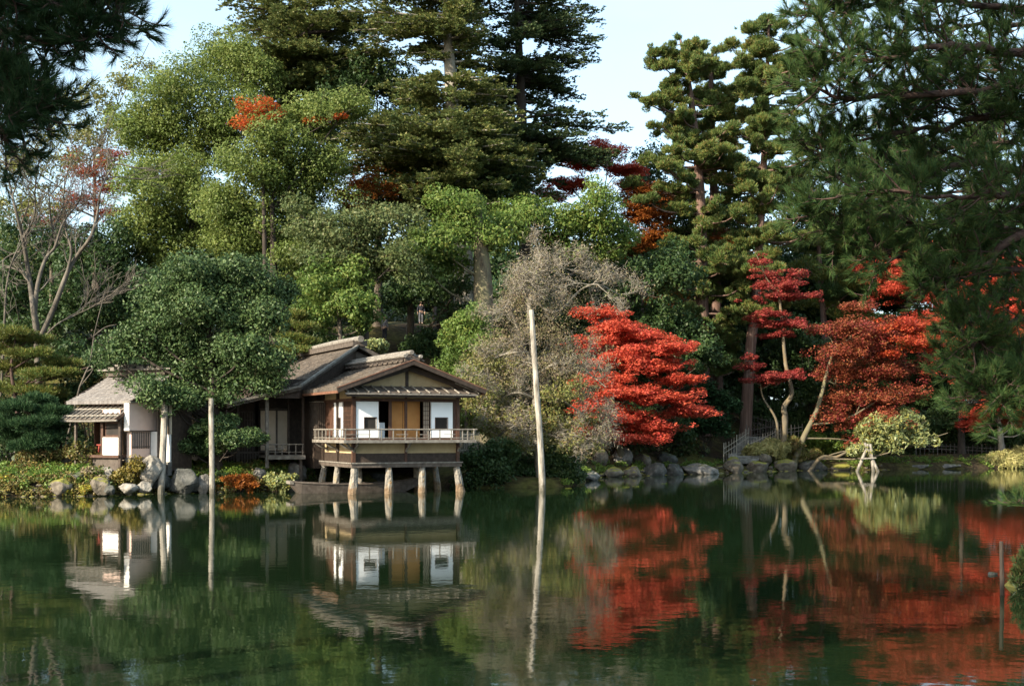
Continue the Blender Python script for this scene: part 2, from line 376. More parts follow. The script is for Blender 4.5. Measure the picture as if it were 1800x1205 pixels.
def ground_mat():
    m, nt, out = new_mat('garden_soil_and_moss'); L = nt.links.new
    g = nt.nodes.new('ShaderNodeNewGeometry')
    n1 = nt.nodes.new('ShaderNodeTexNoise'); n1.inputs['Scale'].default_value = .35; n1.inputs['Detail'].default_value = 8
    n2 = nt.nodes.new('ShaderNodeTexNoise'); n2.inputs['Scale'].default_value = 3.5; n2.inputs['Detail'].default_value = 8
    L(g.outputs['Position'], n1.inputs['Vector']); L(g.outputs['Position'], n2.inputs['Vector'])
    r1 = ramp(nt, [(.38, (.040,.028,.018)), (.50, (.060,.048,.020)), (.62, (.080,.074,.020)), (.75, (.085,.058,.028))])
    L(n1.outputs['Fac'], r1.inputs['Fac'])
    r2 = ramp(nt, [(.3, (.45,.45,.45)), (.7, (1.3,1.3,1.3))]); L(n2.outputs['Fac'], r2.inputs['Fac'])
    mi = nt.nodes.new('ShaderNodeMix'); mi.data_type = 'RGBA'; mi.blend_type = 'MULTIPLY'; mi.inputs['Factor'].default_value = 1
    L(r1.outputs['Color'], mi.inputs['A']); L(r2.outputs['Color'], mi.inputs['B'])
    b = nt.nodes.new('ShaderNodeBsdfPrincipled'); b.inputs['Roughness'].default_value = .95; b.inputs['Specular IOR Level'].default_value = .1
    L(mi.outputs['Result'], b.inputs['Base Color'])
    bu = nt.nodes.new('ShaderNodeBump'); bu.inputs['Strength'].default_value = .8; bu.inputs['Distance'].default_value = .08
    L(n2.outputs['Fac'], bu.inputs['Height']); L(bu.outputs['Normal'], b.inputs['Normal'])
    L(b.outputs[0], out.inputs['Surface'])
    return m
M['ground'] = ground_mat()

def water_mat():
    m, nt, out = new_mat('pond_water'); L = nt.links.new
    g = nt.nodes.new('ShaderNodeNewGeometry')
    n1 = nt.nodes.new('ShaderNodeTexNoise'); n1.inputs['Scale'].default_value = 2.4; n1.inputs['Detail'].default_value = 3
    n2 = nt.nodes.new('ShaderNodeTexNoise'); n2.inputs['Scale'].default_value = .30; n2.inputs['Detail'].default_value = 2
    n3 = nt.nodes.new('ShaderNodeTexNoise'); n3.inputs['Scale'].default_value = .09; n3.inputs['Detail'].default_value = 3
    for n in (n1, n2, n3): L(g.outputs['Position'], n.inputs['Vector'])
    # ripples come and go in patches
    rp3 = ramp(nt, [(.35, (.35,.35,.35)), (.65, (1,1,1))]); L(n3.outputs['Fac'], rp3.inputs['Fac'])
    mu = nt.nodes.new('ShaderNodeMath'); mu.operation = 'MULTIPLY'; L(n1.outputs['Fac'], mu.inputs[0]); L(rp3.outputs['Color'], mu.inputs[1])
    b1 = nt.nodes.new('ShaderNodeBump'); b1.inputs['Strength'].default_value = .5; b1.inputs['Distance'].default_value = .0065
    L(mu.outputs[0], b1.inputs['Height'])
    b2 = nt.nodes.new('ShaderNodeBump'); b2.inputs['Strength'].default_value = .4; b2.inputs['Distance'].default_value = .0065
    L(n2.outputs['Fac'], b2.inputs['Height']); L(b1.outputs['Normal'], b2.inputs['Normal'])
    b = nt.nodes.new('ShaderNodeBsdfPrincipled')
    b.inputs['Base Color'].default_value = (.0065, .0145, .0055, 1)
    b.inputs['Roughness'].default_value = .03
    b.inputs['IOR'].default_value = 1.333
    L(b2.outputs['Normal'], b.inputs['Normal'])
    L(b.outputs[0], out.inputs['Surface'])
    return m
M['water'] = water_mat()

# ------------------------------------------------------------------ the setting: ground and pond
SX = np.array([-900,-80,-40,-21.5,-18,-15.3,-12.7,-10.9,-10,-6.2,-2.2,3.0,5.1,9.5,14.4,20.1,26.9,34.5,38.4,80,900.])
SY = np.array([40,46,50,52.8,53.6,56,56.4,58.5,64,66.5,60.5,62.2,74.8,79,83.0,88.0,89.6,92.3,94,100,120.])
def smooth(a, b, x):
    t = np.clip((x-a)/(b-a), 0, 1); return t*t*(3-2*t)
def vnoise(x, y):
    return (np.sin(x*.71+y*.33+1.3)+np.sin(x*.37-y*.83+.4)+.6*np.sin(x*1.7+y*1.1)+.5*np.sin(x*1.3-y*2.1+2.))/3.1
def ground_z(x, y):
    x = np.asarray(x, float); y = np.asarray(y, float)
    d = y - np.interp(x, SX, SY)
    base = np.interp(x, [-40,-9,-6,3,6,14,22,40], [1.45,1.4,.9,.7,.6,.75,.8,1.0])
    far = -1.3 + (base*.55+1.3)*smooth(-1.5, .8, d) + base*.45*smooth(.4, 4.0, d)
    A = np.interp(x, [-80,-25,-5,8,16,26,60], [5.5,8.0,9.8,9,6.5,3.0,2.5])
    y0 = np.interp(x, [-80,-20,5,15,25,60], [66,72,75,86,97,108])
    far = far + A*smooth(0, 20, y-y0) + 3.0*smooth(18, 60, y-y0)
    far = far + .12*vnoise(x, y)*smooth(1, 5, d)
    s2 = np.interp(x, [-60,-14,-7,-4,4,7.2,9.4,10.7,12,14,40,900], [30,22,11,7,6.5,9,14,25.5,29,34,70,90])
    e = s2 - y
    near = -1.3 + 2.0*smooth(-1.6, .8, e) + .5*smooth(.5, 6, e) + .06*vnoise(x, y)
    near = np.maximum(near, -1.3+2.1*np.exp(-((x-9.45)**2+(y-22.3)**2)/.9))
    return np.maximum(far, near)

gx = np.concatenate([[-900,-500,-300,-180,-120,-90,-70,-58], np.arange(-50, 56, .7), [64,76,95,130,190,300,500,900]])
gy = np.concatenate([[-300,-120,-60,-40], np.arange(-30, 130, .7), [135,145,160,190,240,320,500,900,1600,3000]])
GX, GY = np.meshgrid(gx, gy)
gv = np.stack([GX, GY, ground_z(GX, GY)], -1).reshape(-1, 3)
nx, ny = len(gx), len(gy)
ii, jj = np.meshgrid(np.arange(nx-1), np.arange(ny-1))
i0 = (jj*nx+ii).ravel()
gf = np.stack([i0, i0+1, i0+nx+1, i0+nx], -1)
ground = np_mesh('ground', gv, gf, M['ground'], smooth=True)
tag(ground, 'mossy brown garden ground rising to a wooded hill behind the pond', 'ground', kind='structure')

wv = [(-260, -60, 0), (260, -60, 0), (260, 140, 0), (-260, 140, 0)]
water = np_mesh('pond_water', wv, [(0, 1, 2, 3)], M['water'])
tag(water, 'still dark green pond water mirroring the trees', 'pond', kind='structure')
# ------------------------------------------------------------------ waterside pavilion
PA = math.radians(25)
PO = np.array([-6.95, 55.0, 0.0])
PU = np.array([math.cos(PA), math.sin(PA), 0]); PV = np.array([-math.sin(PA), math.cos(PA), 0])
def LP(u, v, z=0.0): return PO + PU*u + PV*v + np.array([0, 0, z])

pav = empty('waterside_pavilion', PO, PA)
tag(pav, 'tea pavilion with white paper panels and balcony standing on stone pillars in the pond', 'pavilion')
W = 4.95; SL = 4.8
EAVE = 4.65; RIDGE = 5.92; OVH = 1.0; VF = -.85; VB = 9.2
def thick_roof(name, quads, t, mat, parent, rows=26, jitter=.012, seed=1):
    """quads: list of (eave0, eave1, ridge1, ridge0); rows of overlapping courses with a slightly ragged edge"""
    r = np.random.default_rng(seed); mb = MB()
    for e0, e1, r1, r0 in quads:
        e0, e1, r1, r0 = [np.array(p, float) for p in (e0, e1, r1, r0)]
        ncol = max(2, int(np.linalg.norm(e1-e0)/.30))
        n = len(mb.v)
        vs = []; fs = []
        # a stepped profile: every course is 2 cm proud of the one above it at its lower edge
        for i in range(rows+1):
            a = i/rows
            for lo in ((0, 1) if 0 < i < rows else ((1,) if i == 0 else (0,))):
                for j in range(ncol+1):
                    b = j/ncol
                    p = (e0*(1-b)+e1*b)*(1-a)+(r0*(1-b)+r1*b)*a
                    sag = -.10*math.sin(math.pi*a)*.6
                    p = p + np.array([0, 0, sag + (0.034 if lo == 1 else 0.0) + r.normal(0, jitter*.8)])
                    vs.append(p)
        nl = len(vs)//(ncol+1)
        for i in range(nl-1):
            for j in range(ncol):
                q = i*(ncol+1)+j
                fs.append((q, q+1, q+ncol+2, q+ncol+1))
        # underside and edges
        m0 = len(vs)
        for p in (e0, e1, r1, r0): vs.append(p-np.array([0, 0, t]))
        fs.append((m0+3, m0+2, m0+1, m0))
        fs.append((m0, m0+1) + tuple(range(ncol, -1, -1)))
        top = (nl-1)*(ncol+1)
        left = [i*(ncol+1) for i in range(nl)]; right = [i*(ncol+1)+ncol for i in range(nl)]
        fs.append((m0+3, m0) + tuple(left)); fs.append((m0+1, m0+2) + tuple(right[::-1]))
        mb.add(vs, fs)
    return mb.build(name, mat, parent)

uR = W/2
zr = lambda u: RIDGE-(RIDGE-EAVE)*abs(u-uR)/(uR+OVH)
roof = thick_roof('roof', [((-OVH, VB, EAVE), (-OVH, VF, EAVE), (uR, VF, RIDGE), (uR, VB, RIDGE)),
                           ((W+OVH, VF, EAVE), (W+OVH, VB, EAVE), (uR, VB, RIDGE), (uR, VF, RIDGE))], .13, M['shingle'], pav)
# eave boards (reddish), rafters under the left eave
MB().beam((-OVH+.02, VF+.05, EAVE-.19), (-OVH+.02, VB, EAVE-.19), .05, .11).build('eave_board', M['copper'], roof)
MB().beam((W+OVH-.02, VF+.05, EAVE-.19), (W+OVH-.02, VB, EAVE-.19), .05, .11).build('eave_board', M['copper'], roof)
for side in (0, 1):
    mb = MB()
    for k in range(24):
        v = VF+.35+k*.36
        if side == 0: mb.beam((-OVH+.10, v, EAVE-.19), (.35, v, zr(.35)-.205), .055, .07)
        else: mb.beam((W+OVH-.10, v, EAVE-.19), (W-.35, v, zr(.35)-.205), .055, .07)
    mb.build('rafters', M['wood_grey'], roof)
# barge boards at the front gable
for s in (-1, 1):
    e = (-OVH-.02 if s < 0 else W+OVH+.02)
    mb = MB(); mb.beam((e, VF-.03, EAVE-.115), (uR, VF-.03, RIDGE-.115), .055, .20)
    mb.build('barge_board', M['wood_dark'], roof)
    mb = MB(); mb.beam((e, VF-.05, EAVE-.005), (uR, VF-.05, RIDGE-.005), .05, .045)
    mb.build('barge_trim', M['copper'], roof)
# ridge cap: cross pieces, long logs, flat stones
rc = MB().box(uR-.34, uR+.34, VF+.15, VB-.2, RIDGE-.08, RIDGE+.10).build('ridge_cap', M['wood_mid'], roof)
mb = MB()
for k in range(13):
    v = VF+.35+k*.70
    mb.beam((uR-.62, v, RIDGE-.03), (uR, v, RIDGE+.19), .16, .07); mb.beam((uR+.62, v, RIDGE-.03), (uR, v, RIDGE+.19), .16, .07)
mb.build('ridge_saddles', M['wood_mid'], rc)
for k, (du, dz, r) in enumerate(((-.40, .16, .075), (.40, .16, .075), (0.0, .34, .10), (-.2, .25, .06), (.2, .25, .06))):
    MB().tube([(uR+du, VF-.02+.1*k, RIDGE+dz), (uR+du, VF+3, RIDGE+dz+.02), (uR+du, VB-.4, RIDGE+dz)], r, 8).build('ridge_log', M['wood_grey'], rc)

# gable triangle: plaster, strut, tie beam
gz = 4.72
gm = MB(); gm.slab([(.0, .12, 0), (.0, .02, 0)], 0) if False else None
tri = [(-.15, gz), (W+.15, gz), (uR, RIDGE-.30)]
gm.add([(u, .02, z) for u, z in tri]+[(u, .14, z) for u, z in tri], [(0,1,2), (5,4,3), (0,3,4,1), (1,4,5,2), (2,5,3,0)])
gab = gm.build('gable_wall', M['plaster_tan'], pav)
MB().box(uR-.07, uR+.07, -.03, .017, gz, RIDGE-.32).build('gable_strut', M['wood_dark'], gab)
for s in (-1, 1):
    MB().beam((uR+s*(uR+.35), -.30, EAVE+.06-.18+.14), (uR, -.30, RIDGE-.36), .10, .20).build('gable_rafter', M['wood_dark'], gab)
MB().box(-.4, W+.4, -.06, .0, gz-.10, gz+.04).build('tie_beam', M['wood_dark'], gab)

# small front canopy roofed with battened boards
cz0, cz1 = 4.44, 4.76
can = empty('front_canopy'); can.parent = pav
mb = MB()
nb = 13; ua, ub = -.6, W+.6
for k in range(nb):
    u0 = ua+(ub-ua)*k/nb; u1 = ua+(ub-ua)*(k+1)/nb
    mb.add([(u0+.012, -.78, cz0), (u1-.012, -.78, cz0), (u1-.012, -.04, cz1), (u0+.012, -.04, cz1),
            (u0+.012, -.78, cz0-.035), (u1-.012, -.78, cz0-.035), (u1-.012, -.04, cz1-.035), (u0+.012, -.04, cz1-.035)],
           [(0,1,2,3), (7,6,5,4), (0,4,5,1), (1,5,6,2), (2,6,7,3), (3,7,4,0)])
mb.build('roof_boards', M['wood_mid'], can)
mb = MB()
for k in range(nb+1):
    u = ua+(ub-ua)*k/nb
    mb.beam((u+.10, -.80, cz0+.03), (u-.06, -.06, cz1+.03), .055, .04)
mb.build('battens', M['pole'], can)
MB().beam((ua-.05, -.80, cz0-.05), (ub+.05, -.80, cz0-.05), .07, .06).build('canopy_edge', M['wood_grey'], can)
MB().beam((ua+.05, -.70, cz0-.12), (ub-.05, -.70, cz0-.12), .09, .10).build('canopy_purlin', M['wood_dark'], can)
mb = MB()
for k in range(12):
    u = .1+k*(W-.2)/11
    mb.beam((u, -.76, cz0-.075), (u, 0, cz1-.10), .045, .05)
mb.build('canopy_rafters', M['wood_grey'], can)

# frame: base beam, lower walls, floor
mb = MB()
mb.box(-.14, W+.14, -.12, .14, 1.16, 1.37); mb.box(-.14, .12, .143, SL+.1, 1.16, 1.37); mb.box(W-.12, W+.14, .143, SL+.1, 1.16, 1.37)
mb.box(-.14, W+.14, SL+.103, SL+.3, 1.16, 1.37)
base = mb.build('base_beam', M['wood_mid'], pav)
MB().box(-.18, W+.18, -.17, -.123, 1.33, 1.385).build('base_ledge', M['wood_grey'], base)
MB().box(-.185, -.143, -.17, SL, 1.33, 1.385).build('base_ledge', M['wood_grey'], base)
low = MB().box(.03, W-.03, .05, .12, 1.37, 1.78).box(.03, .10, .123, SL, 1.37, 1.78).build('lower_board_wall', M['wood_dark'], pav)
pl = MB().box(.03, W-.03, .06, .12, 1.782, 2.30).box(.045, .10, .123, SL, 1.782, 2.30).build('lower_plaster_wall', M['plaster_tan'], pav)
MB().box(.1, W+.0, .125, SL, 2.24, 2.34).build('floor', M['wood_dark'], pav)
for (u, v) in ((0, 0), (2.44, 0), (W, 0), (0, 2.3), (0, 4.6), (W, 4.6)):
    wd = .075 if (u, v) != (2.44, 0) else .055
    MB().box(u-wd, u+wd, v-wd+.05, v+wd+.05, 1.37, 4.66).build('post', M['wood_brown'] if v == 0 else M['wood_dark'], pav)
# balcony
dk = MB()
dk.box(-.66, 5.5, -.72, .045, 2.27, 2.36); dk.box(-.66, -.003, .048, 4.15, 2.27, 2.36); dk.box(W+.08, 5.5, .048, 1.6, 2.27, 2.36)
deck = dk.build('balcony_floor', M['wood_grey'], pav)
MB().box(-.69, 5.53, -.76, -.723, 2.25, 2.385).build('fascia', M['wood_grey'], deck)
MB().box(-.70, -.663, -.72, 4.15, 2.25, 2.385).build('fascia', M['wood_grey'], deck)
mb = MB()
mb.tube([(-.72, -.66, 2.84), (5.62, -.66, 2.84)], .034, 7); mb.tube([(-.60, -.85, 2.845), (-.60, 4.2, 2.845)], .034, 7); mb.tube([(5.45, -.8, 2.84), (5.45, 1.6, 2.84)], .034, 7)
rail = mb.build('railing', M['wood_grey'], pav)
mb = MB(); mb.beam((-.60, -.66, 2.47), (5.45, -.66, 2.47), .035, .035); mb.beam((-.60, -.66, 2.47), (-.60, 4.15, 2.47), .035, .035)
mb.build('lower_rail', M['wood_grey'], rail)
mb = MB()
for (a, b) in ((-.6, .55), (1.75, 2.3), (2.85, 3.4), (4.0, 4.55), (4.9, 5.45)): MB().beam((a, -.66, 2.62), (b, -.66, 2.62), .03, .03).build('middle_rail', M['wood_grey'], rail)
for k in range(12):
    u = -.60+k*6.05/11
    MB().beam((u, -.66, 2.36), (u, -.66, 2.81 if k % 2 == 0 else 2.80), .045, .045).build('baluster', M['wood_grey'], rail)
for k in range(1, 9):
    MB().beam((-.60, -.66+k*.58, 2.36), (-.60, -.66+k*.58, 2.81), .045, .045).build('baluster', M['wood_grey'], rail)
for k in range(1, 4):
    MB().beam((5.45, -.66+k*.7, 2.36), (5.45, -.66+k*.7, 2.81), .045, .045).build('baluster', M['wood_grey'], rail)
def bracket(u, v, du, dv):
    pts = [(u, v, 1.86), (u+du*.12, v+dv*.12, 1.98), (u+du*.32, v+dv*.32, 2.05), (u+du*.45, v+dv*.45, 2.14), (u+du*.60, v+dv*.60, 2.25)]
    MB().tube(smooth_poly(pts, 12), .05, 6).build('balcony_bracket', M['wood_grey'], pav)
for u in (.0, 2.44, W): bracket(u, .0, 0, -1)
for v in (.15, 2.3, 4.0): bracket(.0, v, -1, 0)
bracket(0, 0, -.8, -.8)

# lintels, upper wall
MB().box(-.06, W+.06, -.02, .125, 4.10, 4.22).box(-.06, .08, .128, SL, 4.10, 4.22).build('lintel', M['wood_brown'], pav)
MB().box(.04, W-.04, .03, .10, 4.222, 4.72).build('upper_wall', M['plaster_tan'], pav)
mb = MB().add([(0.05, .13, 4.222), (.05, VB-.2, 4.222), (.05, VB-.2, 4.86), (.05, .13, 4.86), (.10, .13, 4.222), (.10, VB-.2, 4.222), (.10, VB-.2, 4.86), (.10, .13, 4.86)],
              [(0,1,2,3), (7,6,5,4), (0,4,5,1), (2,6,7,3), (0,3,7,4), (1,5,6,2)])
mb.build('side_upper_wall', M['plaster_tan'], pav)
MB().box(-.02, W+.02, -.0, .125, 2.363, 2.43).box(-.02, .08, .128, SL, 2.363, 2.43).build('sill', M['wood_brown'], pav)
# paper panels, small openings backed by a near-black sheet for the dark inside
def paper_panel(axis, a0, a1, z0, z1, o0, o1, oz0, oz1, off):
    mb = MB()
    def bx(p0, p1, q0, q1):
        if p1-p0 < .005 or q1-q0 < .005: return
        if axis == 'u': mb.box(p0, p1, off, off+.03, q0, q1)
        else: mb.box(off, off+.03, p0, p1, q0, q1)
    bx(a0, o0, z0, z1); bx(o1, a1, z0, z1); bx(o0, o1, z0, oz0); bx(o0, o1, oz1, z1)
    p = mb.build('paper_panel', M['paper'], pav)
    fr = MB()
    def fx(p0, p1, q0, q1, d0=-.012, d1=-.002):
        if axis == 'u': fr.box(p0, p1, off+d0, off+d1, q0, q1)
        else: fr.box(off+d0, off+d1, p0, p1, q0, q1)
    fx(o0-.03, o0, oz0-.03, oz1+.03); fx(o1, o1+.03, oz0-.03, oz1+.03); fx(o0, o1, oz0-.03, oz0); fx(o0, o1, oz1, oz1+.03)
    fx(a0, a0+.022, z0, z1); fx(a1-.022, a1, z0, z1); fx(a0+.022, a1-.022, z1-.022, z1); fx(a0+.022, a1-.022, z0, z0+.022)
    fr.build('opening_frame', M['wood_brown'], p)
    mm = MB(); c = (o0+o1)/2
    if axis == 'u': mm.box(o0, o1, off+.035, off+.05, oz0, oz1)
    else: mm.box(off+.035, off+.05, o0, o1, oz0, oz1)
    mm.build('opening_dark_sheet', M['interior'], p)
    return p
paper_panel('u', .085, 1.17, 2.432, 4.098, .50, 1.04, 2.88, 3.36, .02)
paper_panel('u', 3.62, 4.72, 2.432, 4.098, 3.86, 4.44, 2.88, 3.36, .02)
paper_panel('v', 1.70, 3.05, 2.432, 4.098, 1.98, 2.55, 2.88, 3.36, .02)
MB().box(4.722, 4.872, .03, .09, 2.432, 4.098).build('brown_jamb', M['wood_brown'], pav)
# low paper screen and dark gap, ochre panels, lattice screen
MB().box(1.20, 1.62, .55, .58, 2.42, 3.15).build('low_screen', M['paper'], pav)
MB().box(1.66, 1.80, .10, .16, 2.432, 4.098).build('door_edge', M['wood_brown'], pav)
MB().box(1.82, 2.42, .42, .46, 2.42, 4.12).build('ochre_panel', M['ochre'], pav)
MB().box(2.46, 3.26, .44, .48, 2.42, 4.12).build('ochre_panel', M['ochre'], pav)
def lattice(u0, u1, z0, z1, v, nu, nzz, mat, parent, back=None, axis='u'):
    mb = MB()
    for k in range(nu+1):
        u = u0+(u1-u0)*k/nu
        if axis == 'u': mb.box(u-.012, u+.012, v, v+.02, z0, z1)
        else: mb.box(v, v+.02, u-.012, u+.012, z0, z1)
    for k in range(nzz+1):
        z = z0+(z1-z0)*k/nzz
        if axis == 'u': mb.box(u0-.012, u1+.012, v+.003, v+.017, z-.012, z+.012)
        else: mb.box(v+.003, v+.017, u0-.012, u1+.012, z-.012, z+.012)
    o = mb.build('lattice', mat, parent)
    if back:
        b = MB()
        if axis == 'u': b.box(u0, u1, v+.03, v+.045, z0, z1)
        else: b.box(v+.03, v+.045, u0, u1, z0, z1)
        b.build('lattice_backing', back, o)
    return o
lattice(3.30, 3.58, 2.44, 4.09, .10, 3, 8, M['wood_brown'], pav, M['plaster_beige'])
lattice(.20, 1.60, 2.44, 4.09, .02, 8, 8, M['wood_brown'], pav, M['wood_dark'], 'v')
MB().box(.02, .07, 3.10, 4.40, 2.432, 4.098).build('wooden_shutter', M['wood_brown'], pav)
sh = MB().box(-.34, .015, 4.42, 5.75, 2.36, 4.12).build('shutter_box', M['wood_dark'], pav)
mb = MB()
for k in range(8):
    v = 4.46+k*.178
    mb.box(-.37, -.343, v, v+.05, 2.40, 4.08)
for z in (2.55, 2.95, 3.35, 3.75): mb.box(-.382, -.373, 4.42, 5.75, z, z+.035)
for k in range(4): mb.box(-.32+k*.09, -.28+k*.09, 4.39, 4.417, 2.40, 4.08)
mb.build('slats', M['wood_mid'], sh)
MB().box(-.40, .03, 4.36, 5.80, 4.123, 4.17).build('box_lid', M['wood_grey'], sh)
# room behind the panels, its dimness put into the near-black colour
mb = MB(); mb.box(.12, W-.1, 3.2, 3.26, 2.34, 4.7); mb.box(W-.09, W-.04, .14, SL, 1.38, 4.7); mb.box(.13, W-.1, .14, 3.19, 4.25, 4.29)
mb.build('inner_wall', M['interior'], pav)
# stone pillars
def stone_pillar(u, v, r0, r1, lean=(0, 0), z0=-.9, z1=1.155, seed=0):
    r = np.random.default_rng(seed)
    zs = np.array([z0, -.05, .25, .55, .85, 1.05, z1])
    rr = np.interp(zs, [0, .35, .9, 1.15], [r1, r1*.92, r0*1.02, r0*.9])*(1+r.normal(0, .04, len(zs)))
    pts = [(u+lean[0]*(1-z), v+lean[1]*(1-z), z) for z in zs]
    return MB().tube(pts, rr, 9, jit=.06, seed=seed).build('stone_pillar', M['pillar'], pav)
for k, (u, v, r0, r1, l) in enumerate(((.03, .05, .17, .225, (-.05, 0)), (1.64, .05, .155, .20, (.0, 0)), (3.22, .05, .15, .19, (.0, 0)), (W-.02, .05, .155, .215, (.16, 0)),
                                    (-.02, 2.4, .14, .19, (-.08, 0)), (-.02, 4.5, .15, .21, (-.14, 0)), (.9, 2.0, .13, .17, (0, 0)), (4.1, 3.1, .14, .17, (.05, 0)), (W, 2.8, .14, .18, (.1, 0)))):
    stone_pillar(u, v, r0, r1, l, seed=k+3)

# ------------------------------------------------------------------ main house behind
HA = PA
house = empty('main_house', LP(0, 4.4), HA)
tag(house, 'dark shingled teahouse wing with raised ridge and shaded veranda behind the pavilion', 'house')
def hz(u):
    a = abs(u-3)
    return 7.15-.55*min(a, 4.2)-.25*max(0, a-4.2)
V0 = 4.4   # house local v = pavilion v - 4.4
hl = lambda u, v, dz=0: (u, v-V0, hz(u)+dz)
hr = thick_roof('roof', [(hl(-4.6, 18.5), hl(-4.6, 4.3), hl(-1.2, 4.3), hl(-1.2, 18.5)),
                         (hl(-1.2, 18.5), hl(-1.2, 4.35), hl(1.0, 6.45), hl(1.0, 18.5)),
                         (hl(1.0, 18.5), hl(1.0, 6.45), hl(3.0, 8.5), hl(3.0, 18.5)),
                         (hl(8.2, 8.5), hl(8.2, 18.5), hl(3.0, 18.5), hl(3.0, 8.5))], .16, M['shingle'], house, rows=16, seed=5)
MB().beam(hl(-4.6, 4.25, .03), hl(-1.2, 4.25, .03), .10, .10).beam(hl(-1.2, 4.30, .04), hl(3.0, 8.45, .04), .12, .10).build('verge_board', M['wood_grey'], hr)
MB().beam(hl(3.0, 8.42, -.05), hl(8.2, 8.42, -.05), .08, .20).build('barge_board', M['wood_mid'], hr)
cap = MB().box(2.62, 3.38, 8.3-V0, 18.4-V0, 7.10, 7.33).build('ridge_cap', M['wood_mid'], hr)
MB().tube([(3, 8.15-V0, 7.45), (3, 13-V0, 7.50), (3, 18.3-V0, 7.45)], .165, 10).build('ridge_log', M['wood_grey'], cap)
MB().tube([(2.66, 8.3-V0, 7.34), (2.66, 18.3-V0, 7.34)], .06, 7).tube([(3.34, 8.3-V0, 7.34), (3.34, 18.3-V0, 7.34)], .06, 7).build('edge_logs', M['wood_mid'], cap)
mb = MB().add([(.2, 8.75-V0, 5.0), (7.2, 8.75-V0, 5.0), (3, 8.75-V0, 6.85), (.2, 8.85-V0, 5.0), (7.2, 8.85-V0, 5.0), (3, 8.85-V0, 6.85)], [(0,1,2), (5,4,3), (0,3,4,1), (1,4,5,2), (2,5,3,0)])
mb.build('gable_wall', M['wood_mid'], house)
mb = MB()
ga = [(-2.4, 4.55, 4.3), (-1.2, 4.55, 4.3), (1.0, 6.7, 4.9), (2.9, 8.7, 5.2)]
for (u0, v0, z0), (u1, v1, z1) in zip(ga[:-1], ga[1:]):
    a = np.array([u0, v0-V0]); b = np.array([u1, v1-V0]); nn = np.array([-(b-a)[1], (b-a)[0]])/np.linalg.norm(b-a)*.08
    mb.add([(a[0], a[1], z0), (b[0], b[1], z1), (b[0], b[1], hz(u1)-.18), (a[0], a[1], hz(u0)-.18)]+[(a[0]+nn[0], a[1]+nn[1], z0), (b[0]+nn[0], b[1]+nn[1], z1), (b[0]+nn[0], b[1]+nn[1], hz(u1)-.18), (a[0]+nn[0], a[1]+nn[1], hz(u0)-.18)],
           [(0,1,2,3), (7,6,5,4), (0,4,5,1), (2,6,7,3)])
mb.build('verge_wall', M['wood_dark'], house)
# walls of the house body
MB().box(-2.45, 7.2, 8.9-V0, 17.8-V0, 1.0, 4.95).build('house_wall', M['wood_dark'], house)
# veranda
vd = MB().box(-2.55, -.75, 5.15-V0, 8.6-V0, 1.50, 1.62).box(-2.55, -.75, 5.10-V0, 5.147-V0, 1.44, 1.635).build('veranda_floor', M['wood_grey'], house)
mb = MB(); mb.tube([(-2.6, 5.25-V0, 2.14), (-.80, 5.25-V0, 2.14)], .03, 7); mb.beam((-2.55, 5.25-V0, 1.78), (-.8, 5.25-V0, 1.78), .03, .03); mb.beam((-2.5, 5.25-V0, 1.96), (-1.7, 5.25-V0, 1.96), .03, .03)
mb.beam((-2.5, 5.25-V0, 2.12), (-2.5, 8.4-V0, 2.12), .05, .05)
vr = mb.build('veranda_railing', M['wood_grey'], house)
for k in range(6):
    MB().beam((-2.5+k*.33, 5.25-V0, 1.62), (-2.5+k*.33, 5.25-V0, 2.115), .04, .04).build('baluster', M['wood_grey'], vr)
for (u, v, z0, r) in ((-2.55, 5.3, -.8, .075), (-.82, 5.3, 1.635, .055), (-1.25, 6.3, 1.635, .05), (-2.55, 8.3, 1.0, .07)):
    MB().beam((u, v-V0, z0), (u, v-V0, hz(u)-.18), 2*r, 2*r).build('veranda_post', M['wood_grey'] if u < -2 else M['wood_dark'], house)
MB().beam((-.9, 5.4-V0, -.6), (-.9, 5.4-V0, 1.5), .12, .12).build('veranda_stilt', M['wood_mid'], house)
mb = MB().box(-2.45, -1.72, 6.9-V0, 6.98-V0, 1.85, 3.75).box(-1.62, -1.05, 6.95-V0, 7.03-V0, 1.85, 3.75)
mb.build('tan_panel', M['plaster_beige'], house)
MB().box(-2.5, .2, 7.1-V0, 7.18-V0, 1.6, 5.3).build('back_wall', M['wood_dark'], house)
mb = MB().box(-1.72, -1.64, 6.85-V0, 6.95-V0, 1.65, 3.9).box(-2.5, -1.0, 6.85-V0, 6.95-V0, 3.76, 3.86).box(-2.5, -1.0, 6.85-V0, 6.95-V0, 1.75, 1.85)
mb.build('panel_frame', M['wood_mid'], house)
MB().box(-.35, .02, 5.05-V0, 8.0-V0, 1.0, 4.6).build('side_board_wall', M['wood_dark'], house)
